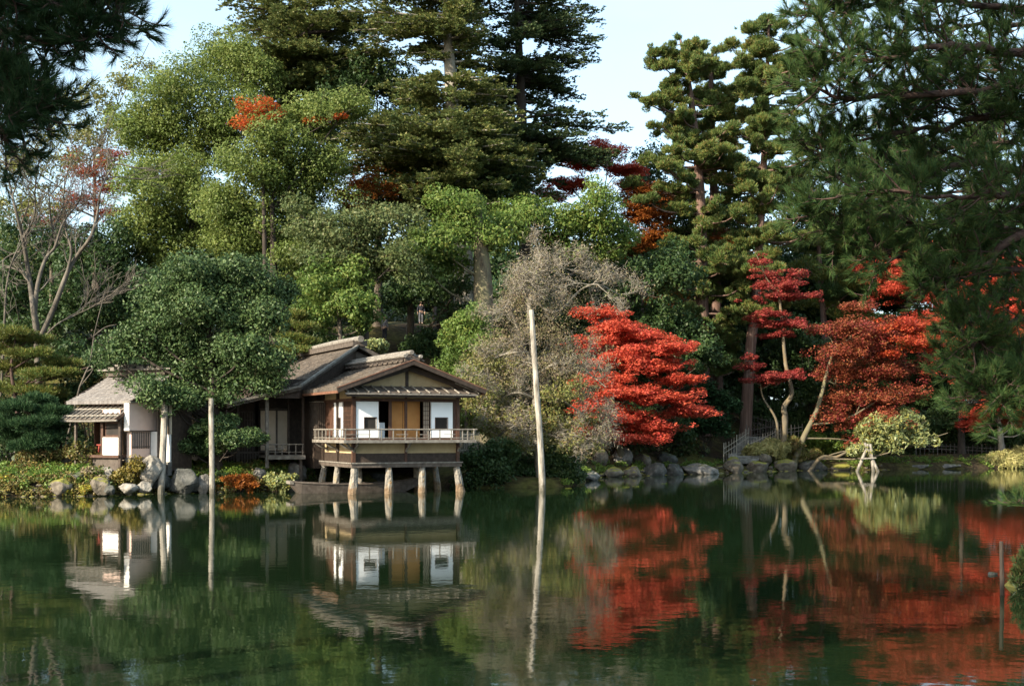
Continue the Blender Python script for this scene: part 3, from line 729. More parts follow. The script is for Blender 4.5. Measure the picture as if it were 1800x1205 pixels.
# shaded lattice room to the left
mb = MB().box(-6.2, -2.6, 7.4-V0, 7.5-V0, 1.1, 4.2)
mb.build('lattice_room_wall', M['wood_dark'], house)
lo = lattice(-4.3, -2.75, 1.7, 3.7, 7.25-V0, 12, 5, M['wood_mid'], house)
MB().box(-3.62, -3.50, 7.2-V0, 7.24-V0, 2.75, 3.2).build('paper_pane', M['paper'], lo)
mb = MB()
for k in range(16): mb.box(-4.6+k*.13, -4.57+k*.13, 6.6-V0, 6.63-V0, 1.0, 1.72)
mb.box(-4.65, -2.6, 6.57-V0, 6.66-V0, 1.722, 1.79)
mb.build('slat_fence_panel', M['wood_mid'], house)
for u in (-4.6, -3.6): MB().beam((u, 6.7-V0, .4), (u, 6.7-V0, 4.1), .11, .11).build('veranda_post', M['wood_mid'], house)
thick_roof('low_roof', [((-8.0, 6.0-V0, 3.62), (-4.65, 6.0-V0, 3.62), (-4.65, 9.0-V0, 4.75), (-8.0, 9.0-V0, 4.75)), ], .12, M['shingle'], house, rows=10, seed=8)
MB().box(-8.0, -4.3, 7.5-V0, 7.6-V0, 1.0, 4.15).build('corridor_wall', M['wood_dark'], house)  # dark timber colour stands in for the tree's shade on this wall
mb = MB()
for u in (-7.6, -6.9, -6.2, -5.5, -4.9): mb.box(u-.05, u+.05, 7.42-V0, 7.497-V0, 1.0, 4.1)
mb.build('corridor_posts', M['wood_dark'], house)

# ------------------------------------------------------------------ boat under the pavilion
bo = LP(-2.35, 2.0, 0)
boat = empty('wooden_punt', bo, PA-math.radians(3))
tag(boat, 'long dark wooden punt moored between the stone pillars under the pavilion', 'boat')
L_ = 6.0
mb = MB()
sec = [(0.0, .40, .52, .42), (.45, .50, .45, -.10), (1.6, .58, .38, -.14), (3.4, .60, .36, -.14), (5.0, .54, .42, -.12), (L_, .36, .56, .30)]
rows_ = []
for (x, hw, zt, zb) in sec:
    rows_.append([(x, -hw, zt), (x, -hw*.74, zb), (x, hw*.74, zb), (x, hw, zt), (x, hw-.05, zt), (x, hw*.74-.05, zb+.05), (x, -hw*.74+.05, zb+.05), (x, -hw+.05, zt)])
vs = [p for r_ in rows_ for p in r_]; fs = []
for i in range(len(sec)-1):
    for j in range(8):
        a = i*8+j; b = i*8+(j+1) % 8
        fs.append((a, b, b+8, a+8))
fs.append((0, 7, 6, 1)); fs.append((1, 6, 5, 2)); fs.append((2, 5, 4, 3))
e = (len(sec)-1)*8
fs += [(e, e+1, e+6, e+7), (e+1, e+2, e+5, e+6), (e+2, e+3, e+4, e+5)]
mb.add(vs, fs).build('hull', M['wood_mid'], boat)
for s in (-1, 1):
    MB().tube([(x, s*hw, zt+.02) for (x, hw, zt, zb) in sec], .035, 6).build('gunwale', M['wood_mid'], boat)
MB().box(-.06, .10, -.44, .44, .42, .55).build('transom', M['wood_grey'], boat)
for x in (1.3, 3.1, 4.7): MB().box(x, x+.24, -.50, .50, .33, .37).build('thwart', M['wood_mid'], boat)

# ------------------------------------------------------------------ small teahouse at the left
TA = math.radians(-25)
TO = P(226, 757, 55.2); TO[2] = 0
tea = empty('teahouse', TO, TA)
tag(tea, 'small white plastered teahouse, its shaded walls coloured pink, with grey shingle roof on the left bank', 'teahouse')
# local: u to the right, v into depth, front wall of the porch bay at v=0; u=0 is the dark post at px 226
def tz(py, D=55.5): return H+(HZ-py)*D/F
ze = 4.08; zR = 5.35
trf = thick_roof('roof', [((-3.5, -.15, ze), (.20, -.15, ze), (.20, 2.6, zR), (-3.5, 2.6, zR)),
                          ((.20, 5.4, ze), (-3.5, 5.4, ze), (-3.5, 2.6, zR), (.20, 2.6, zR))], .11, M['shingle_grey'], tea, rows=14, seed=11)
for u in (-3.52, .22):
    MB().beam((u, -.17, ze-.10), (u, 2.6, zR-.10), .05, .15).build('barge_board', M['wood_dark'], trf)
cap = MB().box(-3.45, .05, 2.3, 2.9, zR-.02, zR+.22).build('ridge_cap', M['wood_mid'], trf)
MB().box(-3.75, .5, 2.12, 2.5, zR+.225, zR+.30).box(-3.6, .4, 2.7, 3.08, zR+.225, zR+.30).build('ridge_board', M['wood_grey'], cap)
mb = MB()
for k in range(6):
    u = -3.3+k*.58; mb.box(u, u+.40, 2.25, 2.95, zR+.303, zR+.40+.03*(k % 2))
mb.box(-3.0, -1.7, 2.4, 2.75, zR+.435, zR+.53); mb.box(-1.4, -.1, 2.42, 2.74, zR+.435, zR+.51)
mb.build('ridge_stones', M['wood_grey'], cap)
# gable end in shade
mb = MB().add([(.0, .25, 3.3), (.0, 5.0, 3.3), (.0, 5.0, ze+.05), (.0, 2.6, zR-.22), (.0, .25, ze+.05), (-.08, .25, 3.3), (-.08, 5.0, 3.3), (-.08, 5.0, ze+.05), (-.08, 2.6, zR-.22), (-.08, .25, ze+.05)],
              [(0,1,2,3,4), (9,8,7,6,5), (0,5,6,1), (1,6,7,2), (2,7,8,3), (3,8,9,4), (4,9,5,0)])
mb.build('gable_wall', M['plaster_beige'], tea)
# upper strip under the eave
MB().box(-2.6, -.09, .30, .38, 3.6, 4.05).build('upper_wall', M['plaster_shade_pink'], tea)
# lower porch canopy of battened boards
can = empty('porch_canopy'); can.parent = tea
a0, a1 = -2.95, .1
za, zb_ = 3.30, 3.92
mb = MB(); n_ = 11
for k in range(n_):
    u0 = a0+(a1-a0)*k/n_; u1 = a0+(a1-a0)*(k+1)/n_
    mb.add([(u0+.01, -.95, za), (u1-.01, -.95, za), (u1-.01, .28, zb_), (u0+.01, .28, zb_), (u0+.01, -.95, za-.04), (u1-.01, -.95, za-.04), (u1-.01, .28, zb_-.04), (u0+.01, .28, zb_-.04)],
           [(0,1,2,3), (7,6,5,4), (0,4,5,1), (1,5,6,2), (2,6,7,3), (3,7,4,0)])
mb.build('roof_boards', M['wood_mid'], can)
mb = MB()
for k in range(n_+1):
    u = a0+(a1-a0)*k/n_; mb.beam((u, -.97, za+.025), (u, .28, zb_+.025), .05, .035)
mb.build('battens', M['wood_grey'], can)
mb = MB()
for t_ in (.15, .62): mb.beam((a0-.05, -.95+t_*1.23, za+.06+t_*.62), (a1+.05, -.95+t_*1.23, za+.06+t_*.62), .05, .04)
mb.build('crosspieces', M['pole'], can)
MB().tube([(a0-.1, -.95, za-.09), (-1.3, -.97, za-.10), (a1+.1, -.95, za-.07)], .045, 7).build('canopy_pole', M['wood_grey'], can)
MB().beam((a1+.03, -.98, za-.05), (a1+.03, .3, zb_-.05), .05, .14).build('canopy_verge', M['wood_brown'], can)
# porch bay: beige recess, brown window over white wall
fz = 1.72
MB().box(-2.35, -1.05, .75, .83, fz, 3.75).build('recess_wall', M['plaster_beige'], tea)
MB().box(-2.43, -2.36, .45, .83, fz, 3.6).build('side_wall', M['wood_brown'], tea)
pf = MB().box(-2.45, .02, -.66, .72, fz-.12, fz).build('porch_floor', M['wood_brown'], tea)
MB().box(-2.3, .0, -.50, -.42, .9, fz-.122).build('floor_apron', M['wood_mid'], tea)
MB().box(-1.05, -.06, -.48, -.40, fz+.002, 2.50).build('white_wall', M['plaster_white'], tea)
win = MB().box(-1.0, -.1, -.40, -.36, 2.55, 3.36).build('window', M['wood_brown'], tea)
MB().box(-1.05, -.06, -.50, -.38, 2.50, 2.55).box(-1.05, -1.0, -.50, -.38, 2.552, 3.36).box(-.10, -.06, -.50, -.38, 2.552, 3.36).box(-1.05, -.06, -.50, -.38, 3.362, 3.42).build('frame', M['wood_brown'], win)
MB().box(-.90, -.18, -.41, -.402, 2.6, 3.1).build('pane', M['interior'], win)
MB().box(-1.05, -.06, -.46, -.40, 3.425, 3.72).build('window_head_wall', M['plaster_shade_pink'], tea)
for (u, v, r, mt) in ((-2.40, -.68, .05, 'wood_mid'), (.0, -.52, .06, 'wood_dark'), (-1.09, -.45, .045, 'wood_brown')):
    MB().beam((u, v, .8), (u, v, 3.45), 2*r, 2*r).build('porch_post', M[mt], tea)
# right part: projecting bay box over slatted wall
bay = MB().box(.12, .42, -.40, 1.55, 2.80, 4.0).build('bay_box', M['plaster_shade_pink'], tea)
MB().box(.13, .41, -.425, -.403, 2.80, 4.0).build('white_face', M['plaster_white'], bay)
MB().box(.05, .52, -.46, 1.65, 4.003, 4.07).build('bay_roof', M['wood_grey'], bay)
MB().box(.10, .44, -.42, 1.57, 2.75, 2.797).build('bay_edge', M['wood_mid'], bay)
MB().box(.08, .33, -.20, 1.0, 1.6, 2.745).build('slat_wall', M['plaster_shade_pink'], tea)
mb = MB()
for k in range(10): mb.box(.335, .36, -.17+k*.115, -.125+k*.115, 2.0, 2.73)
mb.box(.363, .375, -.2, .98, 2.06, 2.10)
mb.build('window_slats', M['wood_mid'], tea)
MB().box(.34, .72, 1.03, 1.15, 1.45, 2.745).build('white_pier', M['plaster_white'], tea)
MB().box(.84, 1.36, 1.08, 1.20, 1.40, 2.62).build('white_wall_panel', M['plaster_white'], tea)
MB().box(.80, 1.40, 1.10, 1.20, 2.623, 3.95).build('upper_panel', M['plaster_beige'], tea)
mb = MB()
for k in range(6): mb.box(.84+k*.09, .87+k*.09, 1.06, 1.097, 2.625, 3.9)
mb.build('upper_slats', M['wood_dark'], tea)
MB().box(.735, .80, 1.0, 1.2, 1.2, 4.0).build('corner_post', M['wood_mid'], tea)
MB().box(.05, .33, -.25, .75, .8, 1.58).box(.34, 1.4, .95, 1.21, .8, 1.39).build('stone_plinth', M['stone'], tea)
MB().box(.80, 1.36, 1.25, 2.6, 1.0, 3.9).build('dark_bay_wall', M['wood_dark'], tea)
MB().box(.7, 1.5, .98, 2.7, 3.953, 4.02).build('bay_shed_roof', M['wood_mid'], tea)
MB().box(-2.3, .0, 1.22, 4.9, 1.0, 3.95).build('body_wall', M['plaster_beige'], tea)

def tea_pt(u, v, z): 
    return TO + np.array([math.cos(TA)*u-math.sin(TA)*v, math.sin(TA)*u+math.cos(TA)*v, z])
st = empty('porch_stool', tea_pt(-1.50, .15, fz), TA)
tag(st, 'small red lacquered stool on the teahouse porch', 'stool')
MB().box(-.34, .34, -.17, .17, .40, .46).build('seat', M['red_lacquer'], st, bevel=.01)
for s in (-1, 1):
    MB().beam((s*.27, -.11, 0), (s*.22, -.11, .40), .06, .06).build('leg', M['red_lacquer'], st)
    MB().beam((s*.27, .11, 0), (s*.22, .11, .40), .06, .06).build('leg', M['red_lacquer'], st)
MB().beam((-.24, 0, .2), (.24, 0, .2), .04, .05).build('stretcher', M['red_lacquer'], st)

# ------------------------------------------------------------------ dark hut on the hill
hc = P(803, 0, 90); hc[2] = float(ground_z(hc[0], hc[1]))
hut = empty('hilltop_hut', hc, math.radians(10))
tag(hut, 'dark timber hut half hidden under the trees on the hill', 'hut')
MB().box(-1.6, 1.6, -1.2, 1.2, .0, 2.4).build('wall', M['wood_dark'], hut)
thick_roof('roof', [((-2.2, -1.8, 2.35), (2.2, -1.8, 2.35), (2.2, 0, 3.5), (-2.2, 0, 3.5)), ((2.2, 1.8, 2.35), (-2.2, 1.8, 2.35), (-2.2, 0, 3.5), (2.2, 0, 3.5))], .15, M['shingle'], hut, rows=8, seed=2)
MB().box(-.5, .5, -1.24, -1.203, .0, 2.0).build('door', M['wood_mid'], hut)
MB().tube([(-2.2, 0, 3.55), (2.2, 0, 3.55)], .12, 8).build('ridge_log', M['wood_mid'], hut)
#@@PART3
# ------------------------------------------------------------------ foliage builders
def leaf_quads(C, D, N, L, Wd):
    """diamond-shaped leaves: centres, directions, normals, lengths, widths"""
    D = unit(D); S = unit(np.cross(D, N))
    Nn = np.cross(S, D)
    L = np.asarray(L)[:, None]; Wd = np.asarray(Wd)[:, None]
    v = np.stack([C-D*L*.5, C-D*L*.03+S*Wd*.5+Nn*Wd*.12, C+D*L*.5, C-D*L*.03-S*Wd*.5+Nn*Wd*.12], 1)
    return v.reshape(-1, 3)
def quads_idx(n): return np.arange(4*n, dtype=np.int32).reshape(-1, 4)

def rdir(r, n): return unit(r.normal(size=(n, 3)))

def crown_verts(r, blobs, clump=.75, leaf=.24, wid=.55, dens=1.0, flat=.75, style='broad', per=70, core=.45, rag=1.0, fill=0.0):
    """blobs: [(centre, (rx,ry,rz))] -> leaves grouped in clumps over each blob"""
    V = []
    for c, R in blobs:
        R = np.asarray(R, float)
        area = 4*np.pi*((R[0]*R[1])**1.6+(R[0]*R[2])**1.6+(R[1]*R[2])**1.6)**(1/1.6)/3**(1/1.6)
        ns = max(5, int(dens*1.75*area/(math.pi*clump**2)))
        d = rdir(r, ns); d[:, 2] = np.where(d[:, 2] < -.3, d[:, 2]*r.uniform(-.6, 1, ns), d[:, 2]); d = unit(d)
        rad = r.uniform(core**2, 1.0, ns)**.5*(1+rag*r.normal(0, .10, ns))
        cc = c + d*R*rad[:, None]
        rs = clump*r.uniform(.45, 1.35, ns)
        nl = np.maximum(8, (1.45*per*(rs/clump)**2*r.uniform(.7, 1.2, ns))).astype(int)
        idx = np.repeat(np.arange(ns), nl); n = len(idx)
        ld = rdir(r, n)
        out = unit(ld*.8+d[idx]*.55)
        pos = cc[idx] + ld*np.array([1, 1, flat])*(rs[idx]*r.uniform(.25, 1, n)**.45)[:, None]
        rn = rdir(r, n)
        if style == 'broad':
            N = unit(out*.55+np.array([0, 0, .45])+rn*.75); D = np.cross(N, rdir(r, n))+np.array([0, 0, -.25])
        elif style == 'layer':
            N = unit(np.array([0, 0, 1.0])+out*.30+rn*.55); D = np.cross(N, rdir(r, n))+out*.3
        elif style == 'spike':
            D = unit(out*.8+np.array([0, 0, .55])+rn*.55); N = rdir(r, n)
        L = leaf*r.uniform(.6, 1.3, n)
        V.append(leaf_quads(pos, D, N, L, L*wid*r.uniform(.7, 1.2, n)))
        if fill:
            m = int(n*fill); ld = rdir(r, m); pos = c+ld*R*(.82*r.uniform(0, 1, m)**.4)[:, None]
            L = leaf*1.25*r.uniform(.7, 1.3, m); V.append(leaf_quads(pos, rdir(r, m), rdir(r, m), L, L*wid))
    return np.concatenate(V)

def pxblobs(r, lst, D, depth=.9, spread=1.0):
    out = []
    for q in lst:
        px, py, rx, ry = q[:4]
        dd = q[4] if len(q) > 4 else r.uniform(-1, 1)*rx*D/F*spread*.7
        c = P(px, py, D+dd)
        s = (D+dd)/F
        out.append((c, (rx*s, max(rx, ry)*s*depth, ry*s)))
    return out

def limb_set(r, base, top_pts, r0, blobs, wob=.25):
    """trunk along top_pts and a limb into each blob"""
    tr = smooth_poly(top_pts, 18)
    n = len(tr); rad = r0*(1-.72*np.linspace(0, 1, n)**1.1); rad[0] *= 1.35; rad[1] *= 1.12
    polys = [(tr, rad)]
    for c, R in blobs:
        c = np.asarray(c)
        # leave the trunk below the blob
        dz = tr[:, 2]-(c[2]-.55*np.linalg.norm((c-tr[-1])[:2])-.3*R[2])
        i = int(np.clip(np.argmin(np.abs(dz)), n//4, n-2))
        p0 = tr[i]; mid = (p0+c)/2+r.normal(0, wob, 3)+np.array([0, 0, -.1*np.linalg.norm(c-p0)*.5])
        pl = smooth_poly([p0, mid, c, c+(c-mid)*.5], 9)
        rr = np.linspace(min(rad[i]*.5, .022+.011*np.linalg.norm(c-p0)), .025, len(pl))
        polys.append((pl, rr))
        for k in range(3):
            a = pl[4+k]; b = c+rdir(r, 1)[0]*np.asarray(R)*.8
            q = smooth_poly([a, (a+b)/2+r.normal(0, .1, 3), b], 6)
            polys.append((q, np.linspace(rr[4+k]*.6, .012, len(q))))
    return polys

def gpt(px, D, sink=.25, dx=0.0):
    x = (px-900)*D/F+dx
    return np.array([x, D, float(ground_z(x, D))-sink])

def make_tree(name, label, cat, seed, D, base_px, trunk_px, r0, lst, mat, bark='bark', group=None, depth=.9, spread=1.0, limbs=True, k=8, leafname='crown', **kw):
    r = np.random.default_rng(seed)
    base = gpt(base_px, D)
    root = empty(name, base); tag(root, label, cat, group)
    blobs = pxblobs(r, lst, D, depth, spread)
    pts = [base] + [P(x, y, D) for x, y in trunk_px]
    polys = limb_set(r, base, pts, r0, blobs[::int(limbs)] if limbs else [])
    tubes_mesh('trunk', [(p-base, q) for p, q in polys], M[bark], root, k)
    v = crown_verts(r, blobs, **kw)
    np_mesh(leafname, v-base, quads_idx(len(v)//4), M[mat], root)
    return root, r, blobs

def fir_tree(label, seed, D, trunk_px, r0, prof, mat, bark, nb=130, group=None, leaf=.25, droop=.15, bare=()):
    """prof: [(py, left_radius_px, right_radius_px)] from low to high"""
    r = np.random.default_rng(seed)
    base = gpt(trunk_px[0][0], D)
    root = empty('fir_tree', base); tag(root, label, 'fir tree', group)
    pts = smooth_poly([base]+[P(x, y, D) for x, y in trunk_px[1:]], 30)
    zz = pts[:, 2]; n = len(pts)
    rad = r0*np.clip(1-.85*np.linspace(0, 1, n)**1.3, .05, 1); rad[0] *= 1.4
    polys = [(pts, rad)]
    pr = np.array(prof, float); zp = H+(HZ-pr[:, 0])*D/F; RL = pr[:, 1]*D/F; RR = pr[:, 2]*D/F
    Cs = []; Ds = []; Ns = []; Ls = []
    nlev = max(8, int(nb/7)); tiers = np.sort(r.uniform(zp[0], zp[-1], nlev))
    for b in range(nb):
        z = tiers[r.integers(nlev)]+r.normal(0, .5)
        cx = np.interp(z, zz, pts[:, 0]); cy = np.interp(z, zz, pts[:, 1])
        az = r.uniform(0, 2*np.pi); h = np.array([math.cos(az), math.sin(az), 0])
        R = np.interp(z, zp, RR)*max(h[0], 0)**2+np.interp(z, zp, RL)*max(-h[0], 0)**2+np.interp(z, zp, (RL+RR)/2)*h[1]**2
        R = max(.5, R*r.choice([r.uniform(.8, 1.08), r.uniform(.4, .9)]))
        pyb = HZ-(z-H)*F/D
        if h[1] < -.25 and abs(h[0]) < .9 and any(a < pyb < b for a, b in bare) and r.uniform() < .93: continue
        side = np.array([-h[1], h[0], 0])
        up0 = r.uniform(-.02, .14)
        def pt(t, o=0.0):
            return np.array([cx, cy, z])+h*R*t+side*o+np.array([0, 0, R*(up0*t-droop*t*t)+.10*R*max(0, t-.75)])
        bend = r.normal(0, .06)*R
        bl = np.array([pt(t, bend*t*t) for t in np.linspace(0, 1, 7)])
        polys.append((bl, np.linspace(min(.05+.012*R, .16), .012, 7)))
        # flat sprays of twigs on both sides
        ntw = int(7+R*5.5)
        for k in range(ntw):
            t = r.uniform(.16, 1.0); s = -1 if k % 2 else 1
            a = pt(t, bend*t*t)
            ln = (.28+.34*R*(1.04-t))*r.uniform(.55, 1.1)
            d = unit(h*r.uniform(.5, 1.0)+side*s*r.uniform(.5, 1.0))
            m = max(4, int(ln/.085))
            q = np.linspace(.06, 1, m)
            pp = a+d*(ln*q)[:, None]+np.array([0, 0, 1])*(-.10*ln*q**2+.10*ln*np.maximum(0, q-.7)*2)[:, None]+r.normal(0, .05, (m, 3))+np.array([0, 0, r.normal(0, .16)])
            for sg in (-1, 1, 0):
                lat = np.array([-d[1], d[0], 0])*sg
                dd = unit(d*.9+lat*.8+np.array([0, 0, .32])+r.normal(0, .28, (m, 3)))
                Cs.append(pp+dd*leaf*.38); Ds.append(dd); Ns.append(unit(np.array([0, 0, 1.])+r.normal(0, .75, (m, 3)))); Ls.append(leaf*r.uniform(.65, 1.25, m))
    tubes_mesh('trunk', [(p-base, q) for p, q in polys], M[bark], root, 7)
    C = np.concatenate(Cs); L = np.concatenate(Ls)
    v = leaf_quads(C-base, np.concatenate(Ds), np.concatenate(Ns), L, L*.42)
    np_mesh('crown', v, quads_idx(len(L)), M[mat], root)
    return root

def cedar_tree(label, seed, D, trunk_px, r0, prof, mat='sugi', bark='bark_red', nb=80, group=None, clump=.46, leaf=.25, per=58):
    r = np.random.default_rng(seed)
    base = gpt(trunk_px[0][0], D)
    root = empty('cedar_tree', base); tag(root, label, 'cedar tree', group)
    pts = smooth_poly([base]+[P(x, y, D) for x, y in trunk_px[1:]], 30)
    zz = pts[:, 2]; n = len(pts)
    rad = r0*np.clip(1-.85*np.linspace(0, 1, n)**1.2, .06, 1); rad[0] *= 1.5; rad[1] *= 1.15
    polys = [(pts, rad)]; blobs = []
    pr = np.array(prof, float); zp = H+(HZ-pr[:, 0])*D/F; RL = pr[:, 1]*D/F; RR = pr[:, 2]*D/F
    for b in range(nb):
        z = r.uniform(zp[0], zp[-1]); az = r.uniform(0, 2*np.pi); h = np.array([math.cos(az), math.sin(az), 0])
        cx = np.interp(z, zz, pts[:, 0]); cy = np.interp(z, zz, pts[:, 1])
        R = np.interp(z, zp, RR)*max(h[0], 0)**2+np.interp(z, zp, RL)*max(-h[0], 0)**2+np.interp(z, zp, (RL+RR)/2)*h[1]**2
        R *= r.choice([r.uniform(.95, 1.25), r.uniform(.35, .8)])
        p0 = np.array([cx, cy, z]); p1 = p0+h*R*.6+np.array([0, 0, -.02*R]); p2 = p0+h*R+np.array([0, 0, .18*R])
        bl = smooth_poly([p0, p1, p2], 7); polys.append((bl, np.linspace(min(.04+.012*R, .13), .015, len(bl))))
        for t in ((1.0, .72, .4) if R < 2 else (1.0, .8, .58, .34)):
            c = p0*(1-t)+p2*t+np.array([0, 0, -.06*R*t])+r.normal(0, .16, 3)
            s = clump*r.uniform(.35, 1.3)*(1 if t == 1 else .85)
            blobs.append((c, (s*1.15, s*1.15, s*.75)))
    tubes_mesh('trunk', [(p-base, q) for p, q in polys], M[bark], root, 8)
    v = crown_verts(r, blobs, clump=clump*.55, leaf=leaf*1.15, wid=.17, dens=.8, style='spike', per=per, flat=.8, core=.2, rag=2.5)
    np_mesh('crown', v-base, quads_idx(len(v)//4), M[mat], root)
    return root

# ------------------------------------------------------------------ trees on the far bank
# tall firs
fir_tree('tallest fir with thick pale bare trunk and layered golden green boughs', 11, 86,
         [(822, 0), (812, 430), (803, 320), (796, 200), (790, 100), (785, 0), (783, -300)], .78,
         [(385, 90, 130), (345, 150, 200), (300, 250, 195), (250, 240, 185), (200, 215, 150), (150, 110, 120), (100, 70, 90), (40, 190, 60), (-30, 210, 110), (-120, 160, 140), (-290, 30, 30)], 'fir', 'bark_pale', nb=430, bare=((-20, 40), (68, 148), (186, 206)))
fir_tree('slender fir left of the pale trunked fir, reaching over the olive tree', 12, 92,
         [(548, 0), (545, 300), (538, 150), (532, 60), (526, -40), (522, -190)], .36,
         [(215, 70, 110), (150, 120, 150), (100, 140, 190), (50, 150, 200), (0, 120, 130), (-80, 90, 90), (-180, 20, 20)], 'fir', 'bark_dark', nb=240)
fir_tree('fir with needles coloured dark for shade and drooping boughs against the open sky, right of the pale trunk', 13, 91,
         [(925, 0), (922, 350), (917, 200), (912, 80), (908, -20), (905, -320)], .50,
         [(310, 90, 110), (260, 80, 185), (200, 100, 195), (140, 130, 165), (95, 120, 175), (50, 130, 185), (-10, 90, 130), (-120, 100, 110), (-310, 20, 20)], 'fir_shaded', 'bark_dark', nb=400, bare=((-30, 40), (140, 190)))
# cedars
cedar_tree('twin topped cedar, slimmer left stem with rounded tufts against the sky', 21, 92,
           [(1238, 0), (1234, 520), (1230, 330), (1214, 170), (1196, 70)], .55,
           [(660, 50, 50), (540, 85, 75), (430, 100, 80), (330, 108, 75), (240, 100, 60), (160, 95, 60), (120, 60, 60), (75, 36, 50)], nb=118)
cedar_tree('cedar with flat crowned top and bare stem showing just below its tip', 22, 95,
           [(1262, 0), (1258, 500), (1254, 300), (1250, 150), (1252, 88)], .46,
           [(620, 50, 60), (430, 70, 95), (300, 70, 95), (200, 60, 72), (165, 50, 50), (105, 45, 50), (92, 30, 45)], nb=80)
cedar_tree('tallest narrow cedar with sunlit orange tinged tufts and leaning reddish trunk', 23, 92,
           [(1309, 0), (1317, 640), (1330, 500), (1342, 300), (1348, 150), (1352, 25)], .46,
           [(560, 50, 40), (500, 70, 62), (450, 80, 80), (370, 90, 88), (290, 78, 88), (215, 50, 72), (150, 42, 75), (90, 38, 70), (55, 42, 40), (22, 25, 25)], nb=128)
# big broadleaved trees
make_tree('broadleaf_tree', 'huge olive green broadleaf tree, tallest rounded crown at the upper left', 'tree', 31, 86, 330, [(335, 450), (350, 250)], .5,
          [(390,115,70,52),(325,165,75,60),(445,125,52,50),(262,228,66,62),(340,255,85,70),(288,325,80,66),(250,392,56,58),(425,205,70,60),(350,392,75,62),(300,440,60,50)], 'olive', bark='bark_dark', clump=1.2, leaf=.185, per=250, dens=.95, depth=1.0, flat=.65, fill=.32)
make_tree('broadleaf_tree', 'light green broadleaf tree in front of the orange maple, stepped rounded crown', 'tree', 32, 79, 480, [(482, 520), (478, 350)], .42,
          [(498,252,58,50),(556,205,62,34),(610,190,40,26),(450,302,70,55),(402,362,58,55),(520,335,72,60),(470,402,80,60),(572,300,50,50),(412,432,50,42),(540,450,55,40)], 'olive', bark='bark_dark', clump=1.1, leaf=.18, per=235, dens=.95, flat=.65, fill=.32)
make_tree('broadleaf_tree', 'grey green oak in the middle of the wood above the house roofs', 'tree', 33, 75, 640, [(640, 540), (632, 440)], .38,
          [(622,405,60,52),(682,395,62,50),(650,462,58,46),(588,455,50,48),(545,395,52,52),(700,455,50,40)], 'greygreen', bark='bark_dark', clump=.95, leaf=.19, per=165, dens=.75, flat=.62, fill=.22)
make_tree('broadleaf_tree', 'mossy thick trunked tree with bright green foliage above the dark hut', 'tree', 34, 77, 852, [(850, 540), (845, 430), (838, 360)], .80,
          [(760,425,60,45),(822,400,62,40),(742,470,50,30),(875,415,50,45),(800,360,45,30),(798,462,34,26)], 'bright', bark='bark_moss', clump=.85, leaf=.20, per=140, dens=.75, flat=.62, fill=.22)
make_tree('broadleaf_tree', 'bright green rounded tree right of the fir, below the red maple tops', 'tree', 35, 81, 918, [(917, 560), (925, 440)], .45,
          [(962,402,60,45),(1042,385,60,45),(1002,438,62,40),(1080,425,40,42),(908,385,50,40),(1050,350,35,25)], 'bright', bark='bark', clump=.85, leaf=.20, per=140, dens=.75, flat=.62, fill=.22)
make_tree('broadleaf_tree', 'thin yellowing tree with sky showing through, behind the bare tree', 'tree', 36, 99, 165, [(168, 420), (165, 260)], .28,
          [(150,188,55,45),(212,158,46,38),(118,240,55,48),(190,240,48,55),(240,120,30,22),(160,290,50,40),(60,300,60,50),(10,360,60,60),(90,370,50,50),(0,280,50,40),(20,440,60,50)], 'thin', dens=.42, clump=.7, leaf=.24, per=50)
make_tree('broadleaf_tree', 'dark green tree behind the bare grey branches on the left edge', 'tree', 37, 84, 90, [(92, 560), (90, 450)], .35,
          [(62,432,66,56),(20,515,60,58),(160,470,60,70),(212,555,60,60),(118,560,64,60),(222,435,40,56),(30,590,60,50)], 'deep', clump=.75, leaf=.24, per=80)
make_tree('broadleaf_tree', 'small light green tree standing just behind the house ridge', 'tree', 38, 73.5, 600, [(598, 590), (590, 520)], .20,
          [(575,498,52,48),(612,538,42,38),(556,555,42,38),(620,490,30,30),(640,560,30,26)], 'bright', clump=.6, leaf=.22, per=80)
make_tree('broadleaf_tree', 'dark leafy tree filling the gap between the firs', 'tree', 39, 91, 665, [(665, 400), (662, 220)], .35,
          [(660,150,80,48),(722,192,62,50),(602,165,60,36),(690,250,60,50),(600,240,50,40)], 'deep', clump=.8, leaf=.25, per=80)
make_tree('broadleaf_tree', 'shadowed evergreen tree between the oak and the mossy trunk', 'tree', 40, 86, 720, [(722, 540), (720, 420)], .35,
          [(700,350,60,50),(760,340,60,50),(640,370,50,40),(730,520,60,40),(800,300,60,50),(880,330,60,50),(808,505,34,30,-5),(815,555,34,30,-5)], 'deep', clump=.8, leaf=.25, per=70)
make_tree('broadleaf_tree', 'dark evergreen behind the lichen covered cherry tree', 'tree', 41, 84, 1040, [(1040, 560), (1050, 480)], .3,
          [(1010,520,60,60),(1080,520,60,60),(1140,500,60,60),(1150,580,60,50),(960,500,50,50),(1180,480,50,60)], 'deep', clump=.8, leaf=.25, per=70)
make_tree('broadleaf_tree', 'dark green tree filling the space behind the twin cedar stems', 'tree', 42, 100, 1205, [(1205, 560), (1200, 420)], .35,
          [(1160,360,60,60),(1230,400,60,60),(1180,450,60,50),(1290,380,50,60),(1270,470,60,60),(1140,300,40,40),(1300,560,60,60),(1220,560,60,60)], 'deep', bark='bark_dark', clump=.95, leaf=.27, per=80, fill=.2)
make_tree('broadleaf_tree', 'dark green tree behind the narrow cedar and the distant pine', 'tree', 43, 108, 1420, [(1420, 600), (1415, 440)], .35,
          [(1390,330,50,50),(1400,420,60,60),(1450,500,60,60),(1520,400,60,60),(1380,520,60,60),(1540,500,60,60),(1580,320,60,60),(1480,270,40,40)], 'deep', bark='bark_dark', clump=.95, leaf=.28, per=75, dens=.8, fill=.15)
